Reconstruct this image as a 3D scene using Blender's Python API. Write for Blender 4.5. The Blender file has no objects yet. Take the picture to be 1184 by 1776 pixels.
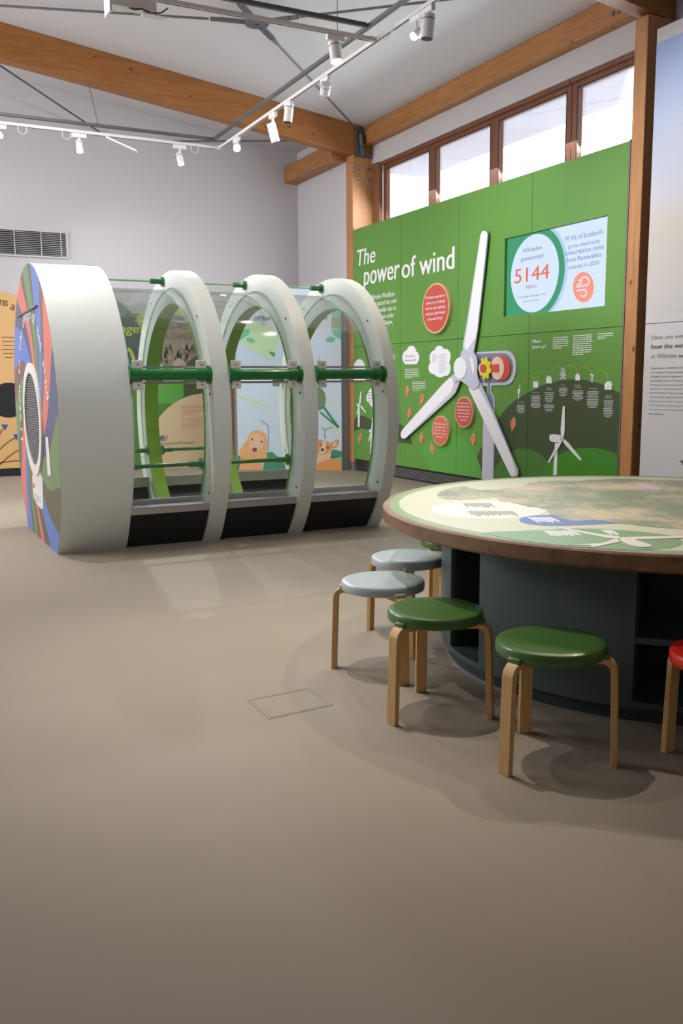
import bpy, math, random
from mathutils import Vector, Matrix
random.seed(7)
C = bpy.context.scene.collection
PI = math.pi
rad = math.radians

# ------------------------------------------------------------------ camera
FPX, CH, PITCH, YAW, ROLL = 1562.9, 1.36, .1449, .4706, -.0073
Fw = Vector((math.sin(YAW)*math.cos(PITCH), math.cos(YAW)*math.cos(PITCH), -math.sin(PITCH)))
R0 = Vector((math.cos(YAW), -math.sin(YAW), 0)); U0 = R0.cross(Fw)
Rt = R0*math.cos(ROLL) + U0*math.sin(ROLL); Up = -R0*math.sin(ROLL) + U0*math.cos(ROLL)
EYE = Vector((0, 0, CH))
cam = bpy.data.cameras.new('camera'); cob = bpy.data.objects.new('camera', cam); C.objects.link(cob)
cam.sensor_fit = 'VERTICAL'; cam.sensor_height = 36.0; cam.lens = FPX/1776*36.0
cam.clip_start = .05; cam.clip_end = 200
M = Matrix((Rt, Up, -Fw)).transposed().to_4x4(); M.translation = EYE
cob.matrix_world = M
bpy.context.scene.camera = cob

def ray(x, y): return Fw*FPX + Rt*(x-592) + Up*(888-y)

# ------------------------------------------------------------------ light and exposure
vs = bpy.context.scene.view_settings
vs.view_transform = 'Standard'; vs.look = 'None'; vs.gamma = 1; vs.use_curve_mapping = False
vs.exposure = 0.18
W = bpy.data.worlds.new('overcast_sky'); bpy.context.scene.world = W; W.use_nodes = True
W.node_tree.nodes['Background'].inputs[0].default_value = (.86, .92, 1, 1)
W.node_tree.nodes['Background'].inputs[1].default_value = 3.2

def area(name, loc, target, sx, sy, power, col):
    l = bpy.data.lights.new(name, 'AREA'); l.shape = 'RECTANGLE'; l.size = sx; l.size_y = sy
    l.energy = power; l.color = col
    o = bpy.data.objects.new(name, l); C.objects.link(o); o.location = loc
    o.rotation_euler = (Vector(target)-Vector(loc)).to_track_quat('-Z', 'Y').to_euler()
    return o
def spot(name, loc, target, power, col, ang=60, blend=.5, size=.03):
    l = bpy.data.lights.new(name, 'SPOT'); l.energy = power; l.color = col
    l.spot_size = rad(ang); l.spot_blend = blend; l.shadow_soft_size = size
    o = bpy.data.objects.new(name, l); C.objects.link(o); o.location = loc
    o.rotation_euler = (Vector(target)-Vector(loc)).to_track_quat('-Z', 'Y').to_euler()
    return o
WARM = (1, .80, .58); COOL = (.93, .95, 1.0); NEUT = (1, .93, .84)
area('added_fill_left', (-4.6, 10.5, 3.6), (3, 11.5, 2.2), 6.0, 1.6, 420, (.92, .95, 1))  # added soft fill from the left; that wall has no windows
area('daylight_clerestory', (6.70, 9.3, 4.0), (2.5, 9.3, .8), 4.8, .6, 150, (.85, .92, 1))
area('added_fill_ceiling', (1.0, 9.5, 5.3), (1.0, 9.5, 0), 3.0, 2.0, 110, (1, .97, .95))  # unseen overhead fill, added to lift the general brightness
area('added_fill_behind', (0.5, -3.6, 3.6), (1.5, 6, 2.6), 5.0, 1.5, 8, (1, .92, .82))  # weak fill added behind the camera
spot('table_spot', (1.75, 3.85, 4.15), (1.85, 3.6, 0), 210, NEUT, 62, .9, .025)
spot('table_spot', (1.1, 4.5, 4.15), (1.9, 3.9, 0), 90, NEUT, 60, .9, .025)
spot('table_spot', (4.7, 3.9, 4.2), (2.3, 3.1, 0), 180, WARM, 62, .9, .03)
spot('table_spot', (3.9, 4.6, 4.2), (2.1, 3.5, 0), 80, NEUT, 62, .9, .03)
spot('added_floor_fill', (0.6, 7.4, 4.2), (1.3, 6.2, 0), 190, (1, .96, .93), 80, .9, .05)  # extra spot added to brighten the floor in front of the tunnel
spot('panel_spot', (4.1, 10.9, 4.2), (6.4, 11.3, 2.6), 190, WARM, 80, .9, .04)
spot('panel_spot', (4.1, 8.0, 4.2), (6.4, 8.4, 1.8), 130, COOL, 100, .9, .04)
spot('panel_spot', (4.1, 6.9, 4.2), (6.4, 5.3, 2.3), 130, NEUT, 90, .9, .04)
spot('mural_spot', (4.1, 9.7, 4.2), (5.6, 12.7, 1.4), 300, COOL, 70, .8, .04)
spot('mural_spot', (2.4, 11.3, 4.1), (3.8, 14.0, 1.3), 120, COOL, 90, .8, .04)
spot('tunnel_spot', (3.6, 11.4, 4.1), (3.2, 8.6, 0), 230, COOL, 80, .6, .04)
spot('tunnel_spot', (2.4, 11.4, 4.1), (1.9, 8.4, 0.3), 180, COOL, 80, .6, .04)
spot('hoop_spot', (4.1, 6.7, 4.1), (3.3, 7.9, 1.8), 70, WARM, 80, .9, .04)
spot('added_drum_fill', (1.2, 3.6, 4.3), (2.0, 7.3, .9), 170, COOL, 52, .9, .06)  # added fill that keeps the drum side bright down to the floor

# ------------------------------------------------------------------ materials
def srgb(r, g, b):
    f = lambda c: (c/255/12.92) if c/255 <= .04045 else ((c/255+.055)/1.055)**2.4
    return (f(r), f(g), f(b), 1)
def mat(name, col, rough=.6, metal=0, spec=.5, bump=0, bscale=60, var=0, vscale=3, coat=0, emit=None, estr=1):
    m = bpy.data.materials.new(name); m.use_nodes = True; nt = m.node_tree; b = nt.nodes['Principled BSDF']
    b.inputs['Base Color'].default_value = col; b.inputs['Roughness'].default_value = rough
    b.inputs['Metallic'].default_value = metal; b.inputs['Specular IOR Level'].default_value = spec
    b.inputs['Coat Weight'].default_value = coat
    if emit is not None:
        b.inputs['Emission Color'].default_value = emit; b.inputs['Emission Strength'].default_value = estr
    tc = nt.nodes.new('ShaderNodeTexCoord')
    if var:
        n = nt.nodes.new('ShaderNodeTexNoise'); n.inputs['Scale'].default_value = vscale; n.inputs['Detail'].default_value = 6
        nt.links.new(tc.outputs['Object'], n.inputs['Vector'])
        mx = nt.nodes.new('ShaderNodeMix'); mx.data_type = 'RGBA'
        mx.inputs[6].default_value = tuple(c*(1-var) for c in col[:3])+(1,)
        mx.inputs[7].default_value = tuple(min(1, c*(1+var)) for c in col[:3])+(1,)
        nt.links.new(n.outputs['Fac'], mx.inputs[0]); nt.links.new(mx.outputs[2], b.inputs['Base Color'])
    if bump:
        n = nt.nodes.new('ShaderNodeTexNoise'); n.inputs['Scale'].default_value = bscale; n.inputs['Detail'].default_value = 4
        nt.links.new(tc.outputs['Object'], n.inputs['Vector'])
        bp = nt.nodes.new('ShaderNodeBump'); bp.inputs['Strength'].default_value = bump; bp.inputs['Distance'].default_value = .01
        nt.links.new(n.outputs['Fac'], bp.inputs['Height']); nt.links.new(bp.outputs['Normal'], b.inputs['Normal'])
    return m
def wood(name, c1, c2, axis='Z', knots=True, rough=.5, gs=9, knotcol=(70, 34, 12)):
    m = bpy.data.materials.new(name); m.use_nodes = True; nt = m.node_tree; b = nt.nodes['Principled BSDF']
    b.inputs['Roughness'].default_value = rough
    tc = nt.nodes.new('ShaderNodeTexCoord'); mp = nt.nodes.new('ShaderNodeMapping')
    s = {'X': (.09, 1, 1), 'Y': (1, .09, 1), 'Z': (1, 1, .09)}[axis]
    mp.inputs['Scale'].default_value = tuple(v*gs for v in s)
    nt.links.new(tc.outputs['Object'], mp.inputs['Vector'])
    n = nt.nodes.new('ShaderNodeTexNoise'); n.inputs['Scale'].default_value = 3; n.inputs['Detail'].default_value = 7; n.inputs['Distortion'].default_value = .6
    nt.links.new(mp.outputs[0], n.inputs['Vector'])
    rp = nt.nodes.new('ShaderNodeValToRGB'); rp.color_ramp.elements[0].position = .3; rp.color_ramp.elements[1].position = .72
    rp.color_ramp.elements[0].color = c1; rp.color_ramp.elements[1].color = c2
    nt.links.new(n.outputs['Fac'], rp.inputs[0]); out = rp.outputs[0]
    if knots:
        v = nt.nodes.new('ShaderNodeTexVoronoi'); v.inputs['Scale'].default_value = 1.5
        mp2 = nt.nodes.new('ShaderNodeMapping'); k = 3.6
        mp2.inputs['Scale'].default_value = tuple((k*.55 if q < .5 else k) for q in s)
        nt.links.new(tc.outputs['Object'], mp2.inputs['Vector']); nt.links.new(mp2.outputs[0], v.inputs['Vector'])
        r2 = nt.nodes.new('ShaderNodeValToRGB'); r2.color_ramp.elements[0].position = .03; r2.color_ramp.elements[1].position = .12
        r2.color_ramp.elements[0].color = (1, 1, 1, 1); r2.color_ramp.elements[1].color = (0, 0, 0, 1)
        nt.links.new(v.outputs['Distance'], r2.inputs[0])
        mx = nt.nodes.new('ShaderNodeMix'); mx.data_type = 'RGBA'; mx.inputs[7].default_value = srgb(*knotcol)
        nt.links.new(r2.outputs[0], mx.inputs[0]); nt.links.new(out, mx.inputs[6]); out = mx.outputs[2]
    nt.links.new(out, b.inputs['Base Color'])
    return m
def glass(name, tint, gl=.06, rough=.03, haze=0.0, fm=.5):
    m = bpy.data.materials.new(name); m.use_nodes = True; nt = m.node_tree
    for n in list(nt.nodes):
        if n.type == 'BSDF_PRINCIPLED': nt.nodes.remove(n)
    o = [n for n in nt.nodes if n.type == 'OUTPUT_MATERIAL'][0]
    t = nt.nodes.new('ShaderNodeBsdfTransparent'); t.inputs[0].default_value = tint
    g = nt.nodes.new('ShaderNodeBsdfGlossy'); g.inputs['Roughness'].default_value = rough
    fr = nt.nodes.new('ShaderNodeLayerWeight'); fr.inputs['Blend'].default_value = .25
    ma = nt.nodes.new('ShaderNodeMath'); ma.operation = 'MULTIPLY_ADD'; ma.inputs[1].default_value = fm; ma.inputs[2].default_value = gl
    nt.links.new(fr.outputs['Fresnel'], ma.inputs[0])
    mx = nt.nodes.new('ShaderNodeMixShader')
    nt.links.new(ma.outputs[0], mx.inputs[0]); nt.links.new(t.outputs[0], mx.inputs[1]); nt.links.new(g.outputs[0], mx.inputs[2])
    last = mx
    if haze:
        d = nt.nodes.new('ShaderNodeBsdfDiffuse'); d.inputs[0].default_value = (.75, .77, .78, 1)
        m2 = nt.nodes.new('ShaderNodeMixShader'); m2.inputs[0].default_value = haze
        nt.links.new(mx.outputs[0], m2.inputs[1]); nt.links.new(d.outputs[0], m2.inputs[2]); last = m2
    nt.links.new(last.outputs[0], o.inputs['Surface'])
    return m

P = {}
P['wall'] = mat('white_wall_paint', srgb(203, 198, 201), .85, bump=.05, bscale=90)
P['ceiling'] = mat('ceiling_paint', srgb(202, 197, 198), .9)
P['floor'] = mat('grey_vinyl_floor', srgb(152, 141, 126), .62, spec=.22, var=.045, vscale=1.6, bump=.03, bscale=400)
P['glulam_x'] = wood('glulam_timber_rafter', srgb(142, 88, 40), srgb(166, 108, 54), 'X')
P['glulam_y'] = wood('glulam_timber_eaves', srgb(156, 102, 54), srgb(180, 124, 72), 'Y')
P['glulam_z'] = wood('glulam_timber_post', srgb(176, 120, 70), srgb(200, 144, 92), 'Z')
P['frame'] = wood('stained_window_timber', srgb(112, 66, 42), srgb(134, 84, 56), 'Z', knots=False)
P['green'] = mat('green_print', srgb(98, 150, 62), .55)
P['ltgreen'] = mat('bright_green_print', srgb(92, 166, 66), .55)
P['brgreen'] = mat('grass_green_print', srgb(66, 142, 30), .55)
P['mdgreen'] = mat('mid_green_print', srgb(74, 128, 48), .55)
P['dkgreen'] = mat('dark_olive_print', srgb(66, 82, 50), .55)
P['white'] = mat('white_print', srgb(246, 244, 250), .5)
P['lilac'] = mat('pale_lilac_print', srgb(204, 204, 220), .5)
P['slate'] = mat('slate_grey_print', srgb(130, 134, 156), .5)
P['red'] = mat('coral_red_print', srgb(208, 84, 70), .5)
P['coral'] = mat('coral_print', srgb(224, 108, 84), .5)
P['pink'] = mat('pale_pink_print', srgb(250, 200, 180), .5)
P['beige'] = mat('beige_rim', srgb(222, 188, 140), .6)
P['yellow'] = mat('yellow_plate', srgb(232, 214, 50), .5)
P['olive'] = mat('yellow_green_line', srgb(176, 190, 60), .5)
P['black'] = mat('black_board', srgb(36, 38, 42), .38)
P['blackslat'] = mat('black_vent', srgb(42, 44, 48), .5)
P['alu'] = mat('brushed_aluminium', srgb(190, 188, 190), .30, metal=.85, bump=.05, bscale=300)
P['trim'] = mat('grey_trim', srgb(118, 116, 120), .5)
P['ring'] = mat('painted_white_ring', srgb(224, 229, 222), .45, var=.02)
P['ringface'] = mat('painted_pale_blue_grey', srgb(208, 220, 218), .5)
P['lime'] = mat('lime_green_liner', srgb(128, 168, 40), .5)
P['rail'] = mat('green_enamel_rail', srgb(18, 116, 50), .22, coat=.5)
P['rodglint'] = mat('green_rod_glint', srgb(150, 216, 170), .2, coat=.5)  # paler than the rail green: bright reflection put into the rod colour
P['bracket'] = mat('white_bracket', srgb(226, 222, 214), .4)
P['screw'] = mat('steel_screw', srgb(120, 120, 124), .35, metal=1)
P['acr'] = glass('clear_acrylic_sheet', (.97, .985, .97, 1), .015, .04, .01, .35)
P['acrtop'] = glass('scuffed_acrylic_sheet', (.93, .95, .94, 1), .02, .06, .012, .24)
P['glass'] = glass('window_glass', (.97, .98, 1, 1), .03, .02)
P['stoolgreen'] = mat('green_lacquer', srgb(70, 108, 48), .35, coat=.2)
P['stoolblue'] = mat('pale_grey_blue_lacquer', srgb(178, 192, 196), .35, coat=.2)
P['stoolred'] = mat('red_lacquer', srgb(214, 40, 24), .35, coat=.2)
P['birch'] = wood('birch_leg_wood', srgb(206, 164, 104), srgb(224, 184, 124), 'Z', knots=False, gs=30)
P['edge'] = wood('brown_table_edge', srgb(116, 84, 58), srgb(152, 116, 84), 'X', knots=False, gs=4)
P['cream'] = mat('cream_print', srgb(188, 188, 154), .4)
P['tablegreen'] = mat('table_green_print', srgb(112, 142, 68), .4)
P['labelgreen'] = mat('label_green_print', srgb(92, 138, 62), .4)
P['labelwhite'] = mat('label_white_print', srgb(220, 208, 200), .4)
P['blue'] = mat('blue_print', srgb(64, 84, 156), .45)
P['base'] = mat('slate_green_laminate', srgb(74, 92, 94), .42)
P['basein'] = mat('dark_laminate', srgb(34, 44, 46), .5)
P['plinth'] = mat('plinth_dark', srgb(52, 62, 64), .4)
P['steel'] = mat('galvanised_strut', srgb(98, 99, 103), .55, metal=.4)
P['track'] = mat('white_track', srgb(226, 222, 222), .4)
P['lampbody'] = mat('white_lamp_body', srgb(232, 230, 230), .4)
P['dark'] = mat('dark_gap', srgb(20, 22, 24), .6)
P['lens_w'] = mat('cool_lamp_lens', (1, 1, 1, 1), emit=(1, .98, .95, 1), estr=60)
P['lens_y'] = mat('warm_lamp_lens', (1, 1, 1, 1), emit=(1, .68, .34, 1), estr=45)
P['greytext'] = mat('grey_text', srgb(110, 112, 104), .6)
P['oltext'] = mat('olive_text', srgb(84, 88, 62), .6)
P['lilactext'] = mat('lilac_text', srgb(150, 150, 176), .6)
P['orange'] = mat('orange_board_print', srgb(218, 174, 116), .6)
P['browntext'] = mat('brown_text', srgb(120, 84, 54), .6)
P['peach'] = mat('peach_print', srgb(226, 196, 160), .6)
P['navy'] = mat('navy_print', srgb(66, 80, 78), .5)
P['skyblue'] = mat('pale_sky_print', srgb(206, 216, 236), .55)
P['palegreen'] = mat('pale_green_print', srgb(196, 222, 176), .55)
P['teal'] = mat('teal_print', srgb(110, 192, 160), .55)
P['dkteal'] = mat('dark_teal_print', srgb(52, 140, 100), .55)
P['dogorange'] = mat('dog_orange_print', srgb(238, 170, 112), .55)
P['dogpink'] = mat('dog_muzzle_print', srgb(236, 186, 158), .55)
P['dogbrown'] = mat('dog_dark_print', srgb(110, 66, 60), .55)
P['dogtan'] = mat('corgi_tan_print', srgb(226, 150, 84), .55)
P['brownboard'] = wood('brown_timber', srgb(120, 78, 54), srgb(146, 98, 70), 'Z', knots=False)
P['photo'] = mat('sepia_photo_print', srgb(150, 132, 112), .6, var=.25, vscale=9)
P['crowd1'] = mat('crowd_dark_print', srgb(62, 54, 52), .6)
P['crowd2'] = mat('crowd_pale_print', srgb(196, 172, 160), .6)
P['crowd3'] = mat('crowd_brown_print', srgb(112, 84, 74), .6)
P['capblue'] = mat('cap_blue_print', srgb(94, 122, 188), .5)
P['capcoral'] = mat('cap_coral_print', srgb(212, 114, 98), .5)
P['capgreen'] = mat('cap_green_print', srgb(112, 136, 88), .5)
P['capolive'] = mat('cap_olive_print', srgb(96, 94, 72), .5)
P['capnavy'] = mat('cap_slate_print', srgb(84, 86, 118), .5)
P['capbrown'] = mat('cap_brown_print', srgb(124, 88, 82), .5)
P['purple'] = mat('lavender_print', srgb(184, 168, 190), .5)
def emis(name, col, s): return mat(name, (0, 0, 0, 1), .3, spec=.1, emit=col, estr=s)
P['s_bg'] = emis('screen_pale_blue', srgb(206, 222, 248), 1.0)
P['s_green'] = emis('screen_green', srgb(66, 150, 110), 1.0)
P['s_shade'] = emis('screen_shadow_blue', srgb(176, 200, 236), 1.0)
P['s_coral'] = emis('screen_coral', srgb(226, 110, 90), 1.0)
P['s_coral2'] = emis('screen_pale_coral', srgb(240, 150, 130), 1.0)
P['s_text'] = emis('screen_grey_text', srgb(98, 118, 150), 1.0)
P['s_pur'] = emis('screen_purple_text', srgb(170, 100, 150), 1.0)

def ramp_mat(name, stops, axis, lo, hi, rough=.5, noise=0):
    m = mat(name, (1, 1, 1, 1), rough); nt = m.node_tree; b = nt.nodes['Principled BSDF']
    tc = nt.nodes.new('ShaderNodeTexCoord'); sx = nt.nodes.new('ShaderNodeSeparateXYZ'); nt.links.new(tc.outputs['Object'], sx.inputs[0])
    mr = nt.nodes.new('ShaderNodeMapRange'); mr.inputs[1].default_value = lo; mr.inputs[2].default_value = hi
    nt.links.new(sx.outputs[axis], mr.inputs[0])
    src = mr.outputs[0]
    if noise:
        n = nt.nodes.new('ShaderNodeTexNoise'); n.inputs['Scale'].default_value = 2.2; n.inputs['Detail'].default_value = 5
        nt.links.new(tc.outputs['Object'], n.inputs['Vector'])
        a = nt.nodes.new('ShaderNodeMath'); a.operation = 'MULTIPLY_ADD'; a.inputs[1].default_value = noise; nt.links.new(n.outputs['Fac'], a.inputs[0]); nt.links.new(src, a.inputs[2]); src = a.outputs[0]
    r = nt.nodes.new('ShaderNodeValToRGB'); nt.links.new(src, r.inputs[0])
    e = r.color_ramp.elements; e[0].position, e[0].color = stops[0]; e[1].position, e[1].color = stops[-1]
    for p_, c_ in stops[1:-1]:
        q = e.new(p_); q.color = c_
    nt.links.new(r.outputs[0], b.inputs['Base Color'])
    return m
def map_mat():
    m = mat('moorland_map_print', (1, 1, 1, 1), .42); nt = m.node_tree; b = nt.nodes['Principled BSDF']
    tc = nt.nodes.new('ShaderNodeTexCoord')
    n = nt.nodes.new('ShaderNodeTexNoise'); n.inputs['Scale'].default_value = 1.9; n.inputs['Detail'].default_value = 9; n.inputs['Roughness'].default_value = .62
    nt.links.new(tc.outputs['Object'], n.inputs['Vector'])
    n2 = nt.nodes.new('ShaderNodeTexNoise'); n2.inputs['Scale'].default_value = 26; n2.inputs['Detail'].default_value = 5
    nt.links.new(tc.outputs['Object'], n2.inputs['Vector'])
    a = nt.nodes.new('ShaderNodeMath'); a.operation = 'MULTIPLY_ADD'; a.inputs[1].default_value = .35
    nt.links.new(n2.outputs['Fac'], a.inputs[0]); nt.links.new(n.outputs['Fac'], a.inputs[2])
    r = nt.nodes.new('ShaderNodeValToRGB'); e = r.color_ramp.elements
    e[0].position = .50; e[0].color = srgb(92, 104, 66); e[1].position = .84; e[1].color = srgb(186, 168, 132)
    for p_, c_ in ((.60, (110, 120, 80)), (.655, (134, 134, 96)), (.70, (162, 148, 114)), (.76, (176, 158, 126))):
        q = e.new(p_); q.color = srgb(*c_)
    nt.links.new(a.outputs[0], r.inputs[0]); nt.links.new(r.outputs[0], b.inputs['Base Color'])
    return m
P['map'] = map_mat()

# ------------------------------------------------------------------ mesh helpers
class G:
    def __init__(s): s.v = []; s.f = []
    def add(s, vs, fs):
        n = len(s.v); s.v += [tuple(p) for p in vs]; s.f += [tuple(i+n for i in f) for f in fs]; return s
    def box(s, x0, x1, y0, y1, z0, z1):
        return s.add([(x, y, z) for x in (x0, x1) for y in (y0, y1) for z in (z0, z1)],
                     [(0, 1, 3, 2), (4, 6, 7, 5), (0, 4, 5, 1), (2, 3, 7, 6), (0, 2, 6, 4), (1, 5, 7, 3)])
    def bar(s, p0, p1, w, h, up=(0, 0, 1)):
        p0, p1 = Vector(p0), Vector(p1); d = (p1-p0).normalized(); u = Vector(up)
        a = d.cross(u).normalized(); b = a.cross(d).normalized()
        vs = []
        for p in (p0, p1):
            for i, j in ((-1, -1), (1, -1), (1, 1), (-1, 1)): vs.append(p+a*i*w/2+b*j*h/2)
        return s.add(vs, [(3, 2, 1, 0), (4, 5, 6, 7), (0, 1, 5, 4), (1, 2, 6, 5), (2, 3, 7, 6), (3, 0, 4, 7)])
    def cyl(s, p0, p1, r0, r1=None, n=24, cap=True):
        r1 = r0 if r1 is None else r1
        p0, p1 = Vector(p0), Vector(p1); d = (p1-p0).normalized()
        a = d.orthogonal().normalized(); b = d.cross(a)
        vs = [p+(a*math.cos(2*PI*i/n)+b*math.sin(2*PI*i/n))*r for p, r in ((p0, r0), (p1, r1)) for i in range(n)]
        fs = [(i, (i+1) % n, n+(i+1) % n, n+i) for i in range(n)]
        if cap: fs += [tuple(reversed(range(n))), tuple(range(n, 2*n))]
        return s.add(vs, fs)
    def tube(s, pts, r, n=10):
        pts = [Vector(p) for p in pts]; rings = []
        ref = None
        for i, p in enumerate(pts):
            d = ((pts[min(i+1, len(pts)-1)]-pts[max(i-1, 0)])).normalized()
            a = d.orthogonal().normalized() if ref is None else (ref-d*ref.dot(d)).normalized(); ref = a
            b = d.cross(a); rings.append([p+(a*math.cos(2*PI*k/n)+b*math.sin(2*PI*k/n))*r for k in range(n)])
        vs = [q for rg in rings for q in rg]; fs = []
        for i in range(len(pts)-1):
            for k in range(n): fs.append((i*n+k, i*n+(k+1) % n, (i+1)*n+(k+1) % n, (i+1)*n+k))
        fs += [tuple(reversed(range(n))), tuple(range((len(pts)-1)*n, len(pts)*n))]
        return s.add(vs, fs)
    def lathe(s, prof, c=(0, 0), n=64):
        vs = []; fs = []; m = len(prof)
        for i in range(n):
            a = 2*PI*i/n
            for r, z in prof: vs.append((c[0]+r*math.cos(a), c[1]+r*math.sin(a), z))
        for i in range(n):
            j = (i+1) % n
            for k in range(m-1): fs.append((i*m+k, j*m+k, j*m+k+1, i*m+k+1))
        return s.add(vs, fs)
    def prism(s, pts, fr, d0, d1):
        if len(pts) < 3: return s
        ar = sum(pts[i][0]*pts[(i+1) % len(pts)][1]-pts[(i+1) % len(pts)][0]*pts[i][1] for i in range(len(pts)))
        if ar < 0: pts = pts[::-1]
        n = len(pts)
        vs = [fr.at(a, b, d0) for a, b in pts]+[fr.at(a, b, d1) for a, b in pts]
        fs = [tuple(range(n, 2*n)), tuple(reversed(range(n)))]+[(i, (i+1) % n, n+(i+1) % n, n+i) for i in range(n)]
        return s.add(vs, fs)
class Frame:
    def __init__(s, o, u, v, n): s.o, s.u, s.v, s.n = Vector(o), Vector(u).normalized(), Vector(v).normalized(), Vector(n).normalized()
    def at(s, a, b, d=0): return s.o+s.u*a+s.v*b+s.n*d
    def px(s, x, y):
        r = ray(x, y); t = (s.o-EYE).dot(s.n)/r.dot(s.n); q = EYE+r*t-s.o
        return (q.dot(s.u), q.dot(s.v))
    def pxs(s, L): return [s.px(*q) for q in L]
def top(o):
    v = Vector((0, 0, 0))
    while o is not None: v += o.location; o = o.parent
    return v
def obj(name, g, m, parent=None, smooth=False, bev=0, seg=2, ang=35):
    me = bpy.data.meshes.new(name)
    if parent is None:
        xs = [p[0] for p in g.v]; ys = [p[1] for p in g.v]; zs = [p[2] for p in g.v]
        org = Vector(((min(xs)+max(xs))/2, (min(ys)+max(ys))/2, min(zs)))
    else: org = top(parent)
    me.from_pydata([tuple(Vector(p)-org) for p in g.v], [], g.f); me.update()
    o = bpy.data.objects.new(name, me); C.objects.link(o); me.materials.append(P[m] if isinstance(m, str) else m)
    if parent is None: o.location = org
    else: o.parent = parent
    if smooth:
        me.shade_smooth() if hasattr(me, 'shade_smooth') else None
        try: me.set_sharp_from_angle(angle=rad(ang))
        except Exception: pass
    if bev:
        b = o.modifiers.new('bevel', 'BEVEL'); b.width = bev; b.segments = seg; b.limit_method = 'ANGLE'; b.angle_limit = rad(40)
    return o
def tag(o, label=None, cat=None, group=None, kind=None):
    if label: o['label'] = label
    if cat: o['category'] = cat
    if group: o['group'] = group
    if kind: o['kind'] = kind
    return o
def thing(name, loc, label, cat, group=None, rz=0):
    o = bpy.data.objects.new(name, None); C.objects.link(o); o.location = loc; o.rotation_euler = (0, 0, rz)
    o.empty_display_size = .1
    return tag(o, label, cat, group)
def struct(name, g, m, **k):
    o = obj(name, g, m, **k); o['kind'] = 'structure'; return o
def clip(poly, s0, s1, t0, t1):
    def cut(P_, ins, inter):
        out = []
        for i in range(len(P_)):
            a, b = P_[i-1], P_[i]
            if ins(b):
                if not ins(a): out.append(inter(a, b))
                out.append(b)
            elif ins(a): out.append(inter(a, b))
        return out
    def lx(c): return lambda a, b: (c, a[1]+(b[1]-a[1])*(c-a[0])/(b[0]-a[0]))
    def ly(c): return lambda a, b: (a[0]+(b[0]-a[0])*(c-a[1])/(b[1]-a[1]), c)
    for ins, it in ((lambda p: p[0] >= s0, lx(s0)), (lambda p: p[0] <= s1, lx(s1)), (lambda p: p[1] >= t0, ly(t0)), (lambda p: p[1] <= t1, ly(t1))):
        poly = cut(poly, ins, it)
        if len(poly) < 3: return []
    return poly
def smooth_poly(pts, it=2):
    for _ in range(it):
        q = []
        for i in range(len(pts)):
            a, b = pts[i], pts[(i+1) % len(pts)]
            q += [(a[0]*.75+b[0]*.25, a[1]*.75+b[1]*.25), (a[0]*.25+b[0]*.75, a[1]*.25+b[1]*.75)]
        pts = q
    return pts
def ell(cx, cy, rx, ry, n=36, a0=0, a1=2*PI):
    full = abs(a1-a0-2*PI) < 1e-6
    return [(cx+rx*math.cos(a0+(a1-a0)*i/(n if full else n-1)), cy+ry*math.sin(a0+(a1-a0)*i/(n if full else n-1))) for i in range(n)]
def ribbon(pts, w):
    L = []; Rr = []
    for i, p in enumerate(pts):
        a = pts[max(i-1, 0)]; b = pts[min(i+1, len(pts)-1)]
        dx, dy = b[0]-a[0], b[1]-a[1]; l = math.hypot(dx, dy) or 1; ww = w(i/(len(pts)-1)) if callable(w) else w
        L.append((p[0]-dy/l*ww/2, p[1]+dx/l*ww/2)); Rr.append((p[0]+dy/l*ww/2, p[1]-dx/l*ww/2))
    return L+Rr[::-1]
def ribbon_g(g, fr, pts, w, d0, d1):
    for i in range(len(pts)-1): g.prism(ribbon([pts[i], pts[i+1]], w), fr, d0, d1)
    return g
def bez(p0, p1, p2, n=14):
    return [((1-t)**2*p0[0]+2*t*(1-t)*p1[0]+t*t*p2[0], (1-t)**2*p0[1]+2*t*(1-t)*p1[1]+t*t*p2[1]) for t in [i/n for i in range(n+1)]]
_tc = {}
def text_mesh(s):
    if s in _tc: return _tc[s]
    cu = bpy.data.curves.new('t', 'FONT'); cu.body = s; cu.resolution_u = 3; cu.fill_mode = 'FRONT'
    o = bpy.data.objects.new('t', cu); C.objects.link(o)
    dg = bpy.context.evaluated_depsgraph_get(); dg.update()
    me = bpy.data.meshes.new_from_object(o.evaluated_get(dg))
    vs = [(v.co.x, v.co.y) for v in me.vertices]; fs = [tuple(p.vertices) for p in me.polygons]
    bpy.data.objects.remove(o); bpy.data.curves.remove(cu); bpy.data.meshes.remove(me)
    _tc[s] = (vs, fs); return vs, fs
def text_g(g, fr, s, s0, s1, tb, cap, d, shear=0, weight=0, fn=None):
    vs, fs = text_mesh(s)
    if not vs: return g
    x0 = min(v[0] for v in vs); x1 = max(v[0] for v in vs); k = cap/.729
    sx = (s1-s0)/(x1-x0)
    for off in ([0] if not weight else [-weight, 0, weight]):
        out = []
        for x, y in vs:
            a, b = s0+(x-x0)*sx+y*k*shear+off, tb+y*k
            if fn: a, b = fn(a, b)
            out.append(fr.at(a, b, d+(0 if off == 0 else (.0007 if off < 0 else .0014))))
        # face direction
        ff = fs
        p = [out[i] for i in fs[0][:3]]
        if (p[1]-p[0]).cross(p[2]-p[0]).dot(fr.n) < 0: ff = [f[::-1] for f in fs]
        g.add(out, ff)
    return g
def text_px(g, fr, s, p0, p1, ptop, d, **k):
    """baseline from pixel p0 to p1 (both on the face of fr), capitals reach up to pixel ptop"""
    a, b, c = fr.px(*p0), fr.px(*p1), fr.px(*ptop)
    return text_g(g, fr, s, a[0], b[0], (a[1]+b[1])/2, c[1]-(a[1]+b[1])/2, d, **k)
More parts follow.
